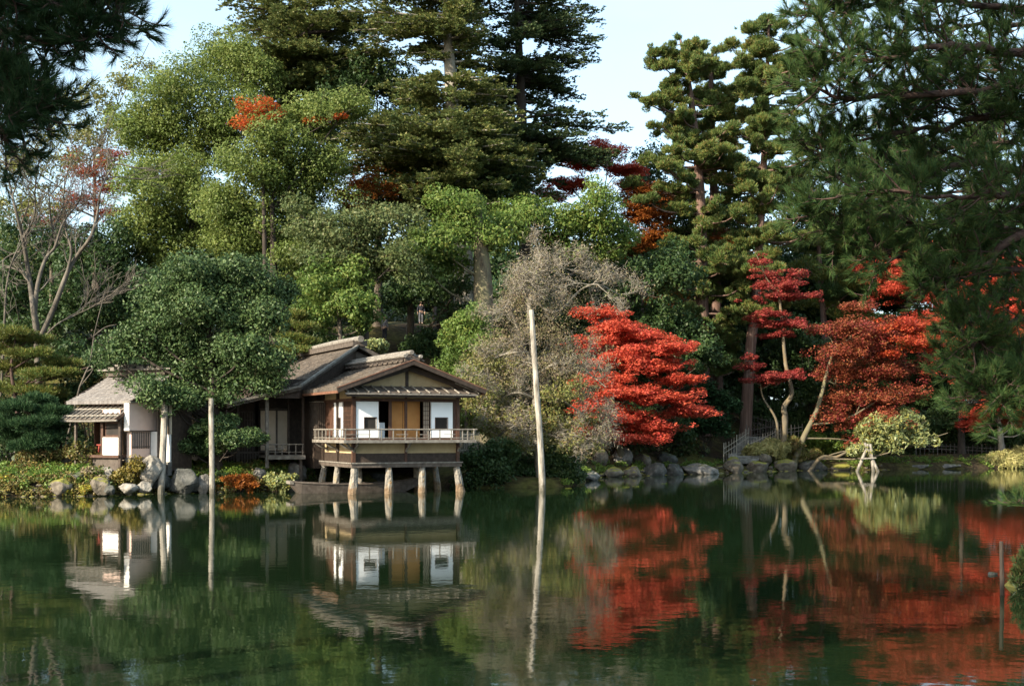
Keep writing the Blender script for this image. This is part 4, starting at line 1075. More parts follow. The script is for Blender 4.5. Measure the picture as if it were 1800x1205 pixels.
# maples in the wood
def maple(label, seed, D, base_px, trunk_px, r0, lst, mat, bark='bark_dark', name='maple_tree', **kw):
    a = dict(clump=.50, leaf=.15, wid=.75, style='layer', per=62, flat=.42, dens=1.35, core=.12, depth=1.1, rag=2.6)
    a.update(kw)
    return make_tree(name, label, 'maple tree', seed, D, base_px, trunk_px, r0, lst, M and mat, bark=bark, **a)
maple('bright orange maple crown peeping over the light green trees', 51, 78.0, 470, [(465, 420), (460, 260)], .22, [(455,200,34,18),(436,222,30,12),(482,206,22,13),(468,186,22,10),(560,214,30,7),(595,205,12,5),(424,216,16,11)], 'orange', per=38, dens=.9, rag=4)
maple('dim orange brown maple under the spreading fir boughs', 52, 83, 640, [(640, 420), (640, 360)], .22, [(640,322,52,20),(605,345,40,20),(690,335,40,18),(620,366,36,16)], 'rust', per=34, dens=.8, rag=4)
maple('red maple top showing beside the dark fir, with sky behind', 53, 96, 1065, [(1062, 420), (1060, 330)], .22, [(1060,268,46,16),(1035,290,40,14),(1100,300,36,14),(1115,330,36,14),(1000,325,45,14),(970,345,30,12)], 'red')
maple('orange maple between the bright green tree and the cedars', 54, 93, 1135, [(1130, 520), (1130, 440)], .2, [(1130,378,44,34),(1110,438,46,30),(1150,420,30,30),(1140,340,30,20)], 'rust')
maple('crimson maple seen through the bare branches on the left', 55, 92, 175, [(172, 480), (170, 380)], .22, [(162,305,48,22),(192,330,40,18),(150,355,46,20),(195,375,34,18),(90,392,44,18),(205,270,26,14)], 'darkred', per=30, dens=.9, rag=3.5)
maple('dim russet maple in the shade beside the tall cedar trunk', 56, 93, 1180, [(1182, 640), (1180, 580)], .18, [(1175,530,40,24),(1190,570,44,24),(1165,600,36,22),(1265,425,26,26)], 'rust')
# maples by the water
maple('large scarlet maple spreading in layers beside the leaning pole', 57, 79, 1095, [(1085, 760), (1075, 680), (1065, 600)], .26,
      [(1048,552,42,14),(1082,578,48,14),(1060,606,55,16),(1125,592,46,16),(1162,612,46,14),(1190,612,34,10),(1095,632,60,18),(1150,645,60,18),(1195,668,38,12),(1060,668,48,18),(1110,690,66,18),(1172,700,56,18),(1205,726,42,13),(1235,722,24,8),(1090,735,66,20),(1150,752,52,14),(1060,760,46,14),(1120,770,46,10),(1040,715,40,18)], 'red', bark='bark_moss', clump=.5, per=54, limbs=2, rag=3.2)
maple('slim crimson maple with two tiers above a forked curving trunk', 58, 87.4, 1372, [(1380, 740), (1378, 715), (1392, 690), (1381, 640), (1374, 560), (1366, 490)], .24,
      [(1336,462,14,12),(1350,484,24,12),(1342,504,20,10),(1388,500,30,13),(1376,522,44,10),(1426,520,16,7),(1400,484,16,10),(1352,552,28,9),(1376,570,36,10),(1366,590,28,8),(1398,570,20,7),(1330,562,16,7)], 'crimson', bark='bark_lichen', clump=.33, leaf=.135, per=36, dens=1.0, limbs=2, rag=3.6)
r0_, _r, _b = maple('low crimson maple bough tier beneath the slim maple crown', 59, 87.0, 1362, [(1366, 745), (1342, 700), (1336, 672)], .11,
      [(1318,645,22,9),(1340,668,34,9),(1372,662,34,8),(1400,655,18,6),(1318,628,14,7)], 'crimson', bark='bark_lichen', clump=.32, leaf=.135, per=34, dens=1.0, limbs=2, rag=3.4)
rt_, r, _b = maple('wine red maple with orange upper boughs hanging over the bank on a slanting trunk', 60, 88, 1392, [(1412, 770), (1436, 720), (1455, 650), (1470, 600)], .24,
      [(1500,580,48,24),(1545,590,50,24),(1480,618,46,24),(1535,620,56,26),(1465,655,34,24),(1515,658,54,28),(1575,655,50,26),(1488,700,42,28),(1545,702,48,28),(1470,735,28,22),(1510,742,42,26),(1562,735,36,22),(1512,778,28,18),(1540,765,26,14),(1660,640,36,18),(1510,540,32,11),(1440,580,26,8),(1600,690,28,15)], 'darkred', bark='bark_moss', clump=.5, per=44, dens=1.05, rag=3.4, limbs=4, flat=.6)
base = np.array(rt_.location)
v = crown_verts(r, pxblobs(r, [(1585,575,40,16),(1630,572,40,16),(1610,602,44,16),(1660,588,40,16),(1570,622,26,9),(1690,600,34,14)], 87.0), clump=.48, leaf=.15, wid=.75, style='layer', per=48, flat=.42, dens=1.05, core=.12, rag=3.4)
np_mesh('orange_boughs', v-base, quads_idx(len(v)//4), M['flame'], rt_)
maple('small orange red maple on a pale trunk by the far bamboo fence', 61, 96, 1762, [(1757, 750), (1752, 725)], .28, [(1745,725,46,20),(1790,735,34,20),(1710,745,30,16),(1770,700,46,16),(1830,720,40,24)], 'red', bark='bark_pale')
maple('broad scarlet maple glowing behind the dark pine boughs', 62, 97, 1690, [(1690, 700), (1690, 600)], .3,
      [(1560,462,55,20),(1620,450,50,18),(1690,470,70,26),(1760,480,60,26),(1600,505,70,26),(1690,525,80,28),(1780,540,60,28),(1640,565,60,24),(1730,590,70,28),(1800,600,50,28),(1700,640,60,24),(1790,655,50,24),(1850,560,60,40)], 'red', clump=.6, per=60)
# evergreen by the teahouse, held up by props
make_tree('evergreen_tree', 'dense dark camellia like evergreen in front of the houses, propped by poles', 'evergreen tree', 71, 57.6, 378, [(377, 740), (372, 640), (365, 560)], .36,
          [(340,480,52,34),(405,478,50,34),(455,510,46,34),(290,522,48,36),(478,560,42,40),(350,545,60,38),(420,560,50,38),(262,582,50,34),(320,600,58,36),(440,612,56,36),(385,632,56,34),(225,610,40,24),(200,625,30,18),(310,650,56,30),(262,668,42,26),(478,648,38,26),(420,672,48,24),(345,690,50,24),(290,706,40,20),(392,698,36,18),(465,675,30,16),(240,690,24,16),(370,512,46,30),(286,692,34,16,-2.4),(306,704,26,11,-2.0),(325,702,30,14,-1.2),(266,676,26,12,-2.4)], 'camellia', bark='bark_dark', clump=.62, leaf=.15, wid=.55, per=150, flat=.85, dens=.85, fill=.25, rag=1.6)
make_tree('evergreen_shrub', 'low glossy evergreen branch cluster between the two wooden props', 'shrub', 72, 57.2, 385, [(384, 785)], .09,
          [(340,772,36,18),(325,785,26,12),(375,752,40,16),(412,772,40,17),(368,790,30,10),(440,768,26,14),(395,740,26,12)], 'camellia', bark='bark_dark', clump=.28, leaf=.13, per=60, dens=1.2)
make_tree('evergreen_shrub', 'light green leafy tree standing behind the pavilion roof', 'tree', 73, 69, 820, [(820, 660)], .18,
          [(822,572,38,38),(800,608,30,30),(845,610,34,34),(800,645,30,24),(838,655,36,30),(850,695,30,34),(838,735,32,34)], 'bright', clump=.55, leaf=.16, per=110, fill=.15)
# distant lit pine and dark conifers on the right
r_ = np.random.default_rng(80)
make_tree('pine_tree', 'distant sunlit pine with sky gaps, left of the foreground pine', 'pine tree', 81, 102, 1452, [(1450, 600), (1440, 450), (1435, 330)], .34,
          [(1440,312,44,18),(1400,335,30,14),(1470,345,40,16),(1418,380,40,18),(1475,398,44,18),(1430,430,46,18),(1500,440,40,18),(1408,465,30,14),(1470,485,46,18),(1510,500,40,18),(1450,535,46,20),(1510,290,40,20),(1500,560,46,22)], 'pine_pad', bark='bark_red', clump=.55, leaf=.34, wid=.16, style='spike', per=60, flat=.6, dens=.8)
for (px, lab, sd_, tp) in ((1590, 'shadowy cedar behind the red maple, nearer the distant sunlit pine', 83, 240), (1730, 'shadowy cedar behind the red maple, nearer the right edge', 84, 200), (1490, 'dark cedar standing behind the wine red maple', 85, 380)):
    cedar_tree(lab, sd_, 105, [(px, 0), (px, 560), (px+4, tp+120), (px+2, tp)], .45, [(780, 80, 80), (600, 95, 95), (450, 85, 85), (tp+60, 50, 50), (tp, 15, 15)], nb=90, clump=.75, leaf=.36, mat='deep', per=44)
# pruned pines at the left edge
def pad_pine(label, seed, D, base_px, trunk_px, r0, lst, mat, **kw):
    a = dict(clump=.32, leaf=.19, wid=.16, style='spike', per=75, flat=.55, dens=1.25, core=.2)
    a.update(kw)
    return make_tree('pruned_pine', label, 'pine tree', seed, D, base_px, trunk_px, r0, lst, mat, bark='bark_pine', **a)
pad_pine('cloud pruned pine with yellowish layered pads at the left edge', 91, 63, 28, [(30, 720), (20, 650), (28, 590)], .15,
         [(28,585,34,11),(65,598,30,9),(10,612,40,12),(60,622,40,11),(110,637,38,10),(20,645,46,12),(80,655,44,11),(20,680,48,13),(75,688,40,11),(-20,590,40,20),(125,655,22,8)], 'pine_pad')
pad_pine('dark green pruned pine in front of the bamboo fence by the teahouse', 92, 56.5, 108, [(106, 780), (85, 740), (70, 710)], .10,
         [(68,702,34,11),(30,715,38,12),(95,722,34,11),(15,742,40,13),(65,742,46,13),(30,765,42,12),(85,768,36,11),(55,782,42,9),(105,748,18,9)], 'pine_blue', per=85)
pad_pine('little layered pine tucked behind the evergreen and the house roof', 93, 72, 512, [(514, 600), (515, 560)], .10,
         [(515,553,26,9),(500,570,26,8),(528,575,26,9),(510,592,32,9),(535,600,26,8),(512,615,34,9)], 'pine_pad')

# bare trees
def grow(r, p, d, ln, rad, lvl, out, spread=.55, up=.15, nseg=5, kids=(3, 4), shrink=.66, tips=None):
    pts = [p]; dd = unit(np.asarray(d, float))
    for i in range(nseg):
        dd = unit(dd+r.normal(0, .13, 3)+np.array([0, 0, up*.25])); pts.append(pts[-1]+dd*ln/nseg)
    pts = np.array(pts)
    out.append((pts, np.linspace(rad, rad*.55, len(pts))))
    if tips is not None: tips.append((pts[-1], dd, lvl))
    if lvl == 0: return
    for k in range(r.integers(*kids)+1):
        i = r.integers(2, nseg+1); a = unit(r.normal(size=3)); nd = unit(dd+a*spread+np.array([0, 0, up]))
        grow(r, pts[i], nd, ln*shrink*r.uniform(.7, 1.15), rad*.52*r.uniform(.8, 1.1), lvl-1, out, spread, up, nseg, kids, shrink, tips)

r = np.random.default_rng(101)
D_ = 66; base = gpt(72, D_)
root = empty('bare_tree', base)
tag(root, 'leafless tree with forked grey limbs rising above the pruned pines', 'bare tree')
main = [([(72,0),(65,600),(58,540),(50,480),(40,420),(25,360),(12,300)], .30), ([(60,560),(66,500),(80,455),(98,430),(90,390),(85,330)], .19), ([(72,590),(95,540),(118,480),(135,450),(160,415),(172,370),(178,330),(200,290)], .22),
        ([(118,480),(125,440),(115,400),(112,340),(125,280)], .12), ([(98,430),(112,390),(140,350),(150,290)], .10), ([(40,420),(60,380),(62,330),(70,280)], .09), ([(70,600),(100,570),(130,555),(170,535),(190,520)], .07), ([(40,440),(15,450),(-10,470)], .08), ([(8,560),(12,500),(25,450),(50,410),(75,380)], .10)]
polys = []
for q, (pl, rr) in enumerate(main):
    pts = [np.array(base) if (x, y) == (72, 0) else P(x, y, D_+r.uniform(-1.2, 1.2)*(i > 1)) for i, (x, y) in enumerate(pl)]
    if q == 8: pts = [gpt(-4, D_)]+pts
    sp = smooth_poly(pts, 24); rr *= .74; polys.append((sp, np.linspace(rr, rr*.2, len(sp))))
    for k in range(11):
        i = r.integers(len(sp)//3, len(sp)); d = unit((sp[min(i, len(sp)-1)]-sp[i-2]))
        grow(r, sp[i], unit(d+r.normal(0, .45, 3)), r.uniform(1.1, 2.2), rr*.16+.012, 2, polys, .5, .12, 5, (2, 4), .68)
tubes_mesh('trunk', [(p-base, np.maximum(q, .010)) for p, q in polys], M['bark_bare'], root, 5)
# long drooping whips in front of the teahouse roof
r = np.random.default_rng(102)
base = gpt(108, 62)
root = empty('bare_sapling', base); tag(root, 'thin leafless sapling curving up behind the teahouse roof', 'sapling')
polys = []
for pl in ([(108,0),(140,680),(158,640),(165,590),(180,530),(186,505)], [(140,680),(160,655),(168,640),(200,610)], [(150,655),(170,640),(190,600),(215,580)], [(165,590),(185,575),(205,570)]):
    pts = [base if y == 0 else P(x, y, 62) for x, y in pl]; sp = smooth_poly(pts, 14); polys.append((sp, np.linspace(.06 if pl[0][1] == 0 else .03, .012, len(sp))))
tubes_mesh('trunk', [(p-base, q) for p, q in polys], M['bark_bare'], root, 5)

# lichen covered cherry: twig haze plus withered leaves
r = np.random.default_rng(103)
D_ = 63.0; base = gpt(948, D_); base[2] = .2
root = empty('cherry_tree', base)
tag(root, 'lichen covered old cherry tree with a haze of silvery twigs over the water', 'cherry tree')
polys = []; tips = []
mains = [([(948,0),(942,720),(938,640),(930,560),(935,500),(945,470),(950,450)], .20), ([(935,520),(960,545),(985,545),(1020,510),(1050,500),(1088,518)], .10), ([(938,640),(915,600),(905,560),(890,530)], .11),
         ([(940,660),(975,640),(1010,640),(1040,660),(1065,680)], .10), ([(930,620),(900,620),(870,630),(840,660)], .09), ([(942,700),(910,690),(880,700),(850,720)], .08), ([(942,700),(980,700),(1020,725),(1050,750)], .08),
         ([(935,545),(925,520),(915,490),(900,480)], .07), ([(950,450),(965,470),(990,470),(1010,480)], .05), ([(942,740),(960,760),(1000,775),(1040,790)], .06), ([(940,730),(900,750),(870,770)], .06)]
for q, (pl, rr) in enumerate(mains):
    pts = [base if y == 0 else P(x, y, D_+(0 if q == 0 else r.uniform(-1.8, 1.8)*i/len(pl))) for i, (x, y) in enumerate(pl)]
    sp = smooth_poly(pts, 22); polys.append((sp, np.linspace(rr, rr*.25, len(sp))))
    for k in range(10 if q else 8):
        i = r.integers(len(sp)//4 if q else len(sp)//2, len(sp))
        d = unit(r.normal(size=3)*np.array([1, 1, .8])+np.array([0, 0, .35]))
        grow(r, sp[i], d, r.uniform(.55, 1.1), .028, 2, polys, .65, .12, 4, (3, 5), .66, tips)
tubes_mesh('trunk', [(p-base, np.maximum(q, .008)) for p, q in polys], M['twig'], root, 4)
tp = np.array([t[0] for t in tips]); 
rep = np.repeat(np.arange(len(tp)), 8); n = len(rep)
pos = tp[rep]+r.normal(0, .20, (n, 3)); dd = rdir(r, n)*np.array([1, 1, .7])+np.array([0, 0, .25])
L = r.uniform(.16, .42, n); v = leaf_quads(pos, dd, rdir(r, n), L, np.full(n, .020))
np_mesh('twigs', v-base, quads_idx(n), M['twig'], root)
keep = r.uniform(size=len(tp)) < .8
zt = tp[:, 2]
rep = np.repeat(np.arange(len(tp)), np.where(zt > 5.2, 5, 6)); n = len(rep)
pos = tp[rep]+r.normal(0, .22, (n, 3)); L = r.uniform(.06, .13, n)
v = leaf_quads(pos, rdir(r, n), rdir(r, n), L, L*.55); np_mesh('leaves', v-base, quads_idx(n), M['cherry_leaf'], root)
hz_ = pxblobs(r, [(930,580,56,46),(880,600,50,46),(850,640,44,44),(975,590,50,44),(905,650,60,50),(970,650,56,50),(1020,620,44,44),(1035,680,44,40),(850,690,40,36),(1010,540,46,26),(905,530,40,30)], D_)
v = crown_verts(r, hz_, clump=.5, leaf=.085, dens=.55, per=44, core=.05, rag=3, wid=.5)
np_mesh('withered_haze', v-base, quads_idx(len(v)//4), M['cherry_leaf'], root)
bl = pxblobs(r, [(852,690,38,36),(880,735,44,36),(935,735,50,40),(985,745,50,36),(1015,785,44,26),(960,785,50,30),(905,780,46,30),(840,640,34,36),(1040,740,34,26),(890,650,46,36),(990,690,46,30),(835,715,30,36),(852,758,34,22),(825,680,26,30)], D_)
v = crown_verts(r, bl, clump=.42, leaf=.14, dens=.55, per=38, core=.1)
np_mesh('low_leaves', v-base, quads_idx(len(v)//4), M['cherry_low'], root)
#@@PART4
import bmesh
# ------------------------------------------------------------------ undergrowth, far woods (nobody could count these)
r = np.random.default_rng(200)
n = 5200
xs = r.uniform(-46, 62, n); ys = r.uniform(52, 125, n)
d_ = ys-np.interp(xs, SX, SY)
lx = (xs-PO[0])*PU[0]+(ys-PO[1])*PU[1]; lv = (xs-PO[0])*PV[0]+(ys-PO[1])*PV[1]
tx = (xs-TO[0])*math.cos(TA)+(ys-TO[1])*math.sin(TA); tv = -(xs-TO[0])*math.sin(TA)+(ys-TO[1])*math.cos(TA)
ok = (d_ > 3.2) & ~((lx > -9) & (lx < 9.5) & (lv > -1) & (lv < 19.5)) & ~((tx > -4) & (tx < 6) & (tv > -3) & (tv < 6.5))
ok &= ~((xs > -12.5) & (xs < -5.0) & (ys > 84) & (ys < 95))
ok &= ~((xs > 13) & (xs < 19.5) & (ys < 99)) & ~((xs > 24) & (xs < 45) & (d_ < 8))
xs, ys = xs[ok], ys[ok]
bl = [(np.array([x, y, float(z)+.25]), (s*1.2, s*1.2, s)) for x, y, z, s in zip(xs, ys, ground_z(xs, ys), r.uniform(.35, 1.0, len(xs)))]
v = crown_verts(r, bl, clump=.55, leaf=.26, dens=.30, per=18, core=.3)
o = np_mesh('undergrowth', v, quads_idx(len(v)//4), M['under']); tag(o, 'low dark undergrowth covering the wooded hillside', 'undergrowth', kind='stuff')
bl = []
for k in range(230):
    px = r.uniform(-350, 2150); D = r.uniform(112, 150)
    lo_ = 560 if px < 1100 else 690
    hi_ = np.interp(px, [-300, 0, 60, 500, 900, 1100, 1300, 1500, 1800, 2100], [430, 470, 520, 430, 470, 440, 470, 440, 400, 380])
    py = r.uniform(hi_, lo_); s = r.uniform(2.2, 4.6)
    bl.append((P(px, py, D), (s*1.2, s, s)))
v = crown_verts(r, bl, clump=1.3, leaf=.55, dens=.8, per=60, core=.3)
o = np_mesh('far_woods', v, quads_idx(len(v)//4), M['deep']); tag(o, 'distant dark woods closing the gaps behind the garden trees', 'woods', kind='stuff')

# ------------------------------------------------------------------ shrubs
def shrub(name, label, seed, D, lst, mat, cat='shrub', group=None, ground=True, **kw):
    r = np.random.default_rng(seed)
    blobs = pxblobs(r, lst, D, kw.pop('depth', .9), .7)
    a = dict(clump=.30, leaf=.14, per=55, dens=1.0, core=.3); a.update(kw)
    cx = np.mean([b[0][0] for b in blobs]); cy = np.mean([b[0][1] for b in blobs])
    base = np.array([cx, cy, float(ground_z(cx, cy))-.1])
    root = empty(name, base); tag(root, label, cat, group)
    v = crown_verts(r, blobs, **a); np_mesh('foliage', v-base, quads_idx(len(v)//4), M[mat], root)
    polys = []
    for c, R in blobs:
        for k in range(3):
            e = c+rdir(r, 1)[0]*np.asarray(R)*.6
            q = smooth_poly([base+r.normal(0, .06, 3)*np.array([1, 1, 0]), (base+e)/2+r.normal(0, .06, 3), e], 7); polys.append((q, np.linspace(.03, .008, len(q))))
    tubes_mesh('stems', [(p-base, q) for p, q in polys], M['bark_dark'], root, 5)
    return root
shrub('azalea_shrub', 'rounded reddish green azalea beside the pruned pine and the log fence', 301, 56.2, [(72,803,34,17),(95,798,20,12)], 'azalea', 'azalea')
shrub('azalea_shrub', 'domed azalea at the foot of the red stool porch', 302, 55.6, [(140,797,24,13),(155,803,18,9)], 'azalea', 'azalea')
shrub('azalea_shrub', 'golden brown azalea clipped round a white boulder below the slatted window', 303, 54.6, [(212,838,17,16),(240,822,18,16),(226,836,14,14)], 'azalea_gold', 'azalea')
shrub('azalea_shrub', 'dry pinkish azalea drooping over the waterside rocks below the porch', 304, 54.2, [(172,838,20,14),(160,828,12,10)], 'cherry_leaf', 'azalea', dens=.8)
shrub('waterside_plant', 'yellow leaved plant trailing into the water at the left corner', 305, 53.4, [(45,855,16,9),(30,860,12,6),(10,845,14,14)], 'yellow', 'plant', clump=.2, leaf=.13)
shrub('waterside_plant', 'tall bright green grassy plant on the left bank beneath the azalea', 306, 54.2, [(75,838,14,12),(20,835,16,13),(60,850,10,10)], 'fern', 'plant', clump=.25, leaf=.22, wid=.18, style='spike')
shrub('waterside_plant', 'tiny orange and yellow plant beside the moss topped rock', 307, 53.2, [(118,864,7,5)], 'yellow', 'plant', clump=.12, leaf=.11)
shrub('waterside_plant', 'yellow flowering clump at the waterline below the dry azalea', 308, 53.3, [(154,858,11,7),(148,864,7,4)], 'yellow', 'plant', clump=.14, leaf=.12)
shrub('waterside_plant', 'green fern patch behind the moss topped rock', 309, 55.0, [(115,830,16,8),(150,825,14,8)], 'fern', 'plant', clump=.2, leaf=.16)
shrub('waterside_plant', 'russet and gold ferns drooping over the bank under the dark lattice room', 310, 56.4, [(412,848,20,12),(440,852,22,12),(425,838,16,9),(400,856,14,8)], 'rust', 'fern', clump=.22, leaf=.17, wid=.3, style='spike', dens=.55)
shrub('waterside_plant', 'yellow green ferns between the veranda stilt and the punt', 311, 57.0, [(492,850,16,12),(505,840,14,8),(480,842,12,10)], 'rhodo', 'fern', clump=.2, leaf=.16, dens=.9)
shrub('waterside_plant', 'dark green leaves behind the right hand prop pole', 312, 56.6, [(388,838,14,12),(395,850,10,8)], 'deep', 'plant', clump=.2, leaf=.14)
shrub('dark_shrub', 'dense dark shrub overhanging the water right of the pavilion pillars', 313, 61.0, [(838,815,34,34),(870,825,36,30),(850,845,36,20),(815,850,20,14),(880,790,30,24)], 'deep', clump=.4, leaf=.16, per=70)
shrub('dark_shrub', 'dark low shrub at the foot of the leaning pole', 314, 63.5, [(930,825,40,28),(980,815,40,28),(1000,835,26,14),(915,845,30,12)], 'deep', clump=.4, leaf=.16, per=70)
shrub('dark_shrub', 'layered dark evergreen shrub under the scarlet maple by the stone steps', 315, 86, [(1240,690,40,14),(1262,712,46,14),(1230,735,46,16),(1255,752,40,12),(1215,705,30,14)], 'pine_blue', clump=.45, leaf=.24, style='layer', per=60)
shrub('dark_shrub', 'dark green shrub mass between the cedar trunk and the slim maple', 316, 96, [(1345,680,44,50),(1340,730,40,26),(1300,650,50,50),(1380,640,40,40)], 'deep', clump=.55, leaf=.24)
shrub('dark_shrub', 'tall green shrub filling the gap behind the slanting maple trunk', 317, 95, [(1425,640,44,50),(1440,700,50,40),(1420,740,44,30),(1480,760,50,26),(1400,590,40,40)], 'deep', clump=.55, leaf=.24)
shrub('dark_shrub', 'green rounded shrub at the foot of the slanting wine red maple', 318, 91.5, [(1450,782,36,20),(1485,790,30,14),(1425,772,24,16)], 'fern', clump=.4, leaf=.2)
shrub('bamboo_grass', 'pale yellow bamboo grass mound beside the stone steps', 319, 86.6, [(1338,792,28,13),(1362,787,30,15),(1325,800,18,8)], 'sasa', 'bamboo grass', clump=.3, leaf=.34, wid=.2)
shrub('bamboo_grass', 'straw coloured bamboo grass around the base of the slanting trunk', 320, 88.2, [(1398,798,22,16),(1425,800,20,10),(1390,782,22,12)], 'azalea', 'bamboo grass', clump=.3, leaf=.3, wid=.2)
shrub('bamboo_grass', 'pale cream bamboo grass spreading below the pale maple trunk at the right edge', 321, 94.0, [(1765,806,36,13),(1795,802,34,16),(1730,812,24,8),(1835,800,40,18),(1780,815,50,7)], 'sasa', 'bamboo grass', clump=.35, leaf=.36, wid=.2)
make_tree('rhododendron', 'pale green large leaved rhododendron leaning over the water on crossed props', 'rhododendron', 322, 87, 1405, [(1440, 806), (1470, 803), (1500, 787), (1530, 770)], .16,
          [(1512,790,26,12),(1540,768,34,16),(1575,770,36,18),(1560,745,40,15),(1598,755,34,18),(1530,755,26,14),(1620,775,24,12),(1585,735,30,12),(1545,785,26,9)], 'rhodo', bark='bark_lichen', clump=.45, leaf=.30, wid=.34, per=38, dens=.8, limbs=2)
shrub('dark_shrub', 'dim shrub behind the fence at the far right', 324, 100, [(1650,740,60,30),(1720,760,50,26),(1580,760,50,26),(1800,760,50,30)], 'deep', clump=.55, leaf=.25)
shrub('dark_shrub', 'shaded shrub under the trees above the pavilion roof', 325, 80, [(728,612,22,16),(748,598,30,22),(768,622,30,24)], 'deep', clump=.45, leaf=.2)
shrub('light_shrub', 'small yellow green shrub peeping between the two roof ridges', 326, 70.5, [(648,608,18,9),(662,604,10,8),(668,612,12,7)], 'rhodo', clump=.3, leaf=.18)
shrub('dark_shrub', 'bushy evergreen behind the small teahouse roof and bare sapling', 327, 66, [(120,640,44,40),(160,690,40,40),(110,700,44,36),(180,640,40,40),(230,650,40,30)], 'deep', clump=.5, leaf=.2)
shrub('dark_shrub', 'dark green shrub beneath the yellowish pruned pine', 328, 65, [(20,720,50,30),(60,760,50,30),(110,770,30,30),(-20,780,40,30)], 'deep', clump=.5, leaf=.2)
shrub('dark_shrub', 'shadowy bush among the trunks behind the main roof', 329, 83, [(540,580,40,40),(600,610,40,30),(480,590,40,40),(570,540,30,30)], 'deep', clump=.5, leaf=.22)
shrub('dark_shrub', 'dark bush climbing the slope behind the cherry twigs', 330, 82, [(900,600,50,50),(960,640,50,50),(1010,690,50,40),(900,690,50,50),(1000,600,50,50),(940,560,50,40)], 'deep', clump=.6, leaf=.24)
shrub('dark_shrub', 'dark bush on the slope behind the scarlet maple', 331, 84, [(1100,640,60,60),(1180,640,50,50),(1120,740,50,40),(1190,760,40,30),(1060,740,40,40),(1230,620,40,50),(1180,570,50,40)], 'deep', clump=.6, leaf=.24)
r = np.random.default_rng(340)
v = []
for k in range(900):
    x = r.uniform(-23.5, -8.5) if k < 420 else r.uniform(2.5, 38)
    s = float(np.interp(x, SX, SY)); y = s+r.uniform(.1, 2.4)
    if k < 420 or r.uniform() < .5: v.append((np.array([x, y, float(ground_z(x, y))+.05]), (r.uniform(.15, .4), .3, r.uniform(.1, .26))))
vv = crown_verts(r, v, clump=.2, leaf=.13, dens=.35, per=14, core=.2)
o = np_mesh('bank_ground_cover', vv, quads_idx(len(vv)//4), M['fern']); tag(o, 'small green ground cover along the stony bank', 'ground cover', kind='stuff')
bv = []; bf = []; nb_ = 0
_bm = bmesh.new(); bmesh.ops.create_icosphere(_bm, subdivisions=2, radius=1.0)
sv_ = np.array([q.co[:] for q in _bm.verts]); sf_ = np.array([[q.index for q in f.verts] for f in _bm.faces]); _bm.free()
for k in range(420):
    x = r.uniform(-24, -8) if k < 190 else r.uniform(3.5, 27)
    y = float(np.interp(x, SX, SY))+r.normal(-.15, .28); sz = r.uniform(.05, .17)
    q = sv_*(1+r.normal(0, .10, (len(sv_), 1)))*np.array([sz*r.uniform(.8, 1.7), sz, sz*r.uniform(.5, .9)])
    bv.append(q+np.array([x, y, max(float(ground_z(x, y)), -.05)])); bf.append(sf_+nb_); nb_ += len(sv_)
o = np_mesh('shore_stones', np.concatenate(bv), np.concatenate(bf), M['stone_moss']); tag(o, 'small loose stones lining the waterline', 'stones', kind='stuff')
v = []
for k in range(500):
    x = r.uniform(-24, -9); sy = float(np.interp(x, SX, SY)); y = sy+r.uniform(-.15, 2.6)**1.0 if r.uniform() < .6 else sy+r.uniform(-.15, .5)
    v.append((np.array([x, y, float(ground_z(x, y))+.06]), (r.uniform(.12, .35), .28, r.uniform(.1, .22))))
vv = crown_verts(r, v, clump=.18, leaf=.12, dens=.3, per=13, core=.2)
o = np_mesh('autumn_ground_cover', vv, quads_idx(len(vv)//4), M['bank_mix']); tag(o, 'mixed yellow brown and green low plants on the left bank', 'ground cover', kind='stuff')

# ------------------------------------------------------------------ boulders
_bm = bmesh.new(); bmesh.ops.create_icosphere(_bm, subdivisions=4, radius=1.0)
ICO_V = np.array([v.co[:] for v in _bm.verts]); ICO_F = np.array([[q.index for q in f.verts] for f in _bm.faces]); _bm.free()
def rock(label, seed, px, py_base, D, w, h, mat='stone', depth=.8, name='rock', rot=None, sink=.35, group=None):
    """w,h in photograph pixels; stands with its visible foot at py_base"""
    r = np.random.default_rng(seed)
    v = ICO_V.copy()
    for k in range(11):
        nrm = rdir(r, 1)[0]; dd = r.uniform(.55, .9)
        t = v@nrm; m = t > dd; v[m] -= (t[m]-dd)[:, None]*nrm*.93
    q = ICO_V*2.1+r.uniform(0, 9, 3)
    v *= (1+.05*np.sin(q[:, :1]*2.3+q[:, 1:2]*1.7)+.04*np.sin(q[:, 1:2]*4.1+q[:, 2:3]*3.3)+r.normal(0, .012, (len(v), 1))+.03*np.sin(q[:, 2:3]*8.3+q[:, :1]*6.1)*np.sin(q[:, 1:2]*7.7))
    v /= np.abs(v).max(0)
    if 1015 < px < 1700 and py_base > 822:
        for _ in range(30): D = float(np.interp((px-900)*D/F, SX, SY))-.15
        py_base = HZ+H*F/D+1; h = h*1.35
    s = D/F; sx = w*s/2; sz = h*s/2
    v = v*np.array([sx, sx*depth, sz*(1+sink)])
    a = r.uniform(-.5, .5) if rot is None else rot
    v = v@np.array([[math.cos(a*.3), 0, math.sin(a*.3)], [0, 1, 0], [-math.sin(a*.3), 0, math.cos(a*.3)]]).T
    c = P(px, py_base-h/2, D); c[2] -= sz*sink
    o = np_mesh(name, v, ICO_F, M[mat], smooth=False); o.location = tuple(c)
    tag(o, label, 'rock', group)
    return o
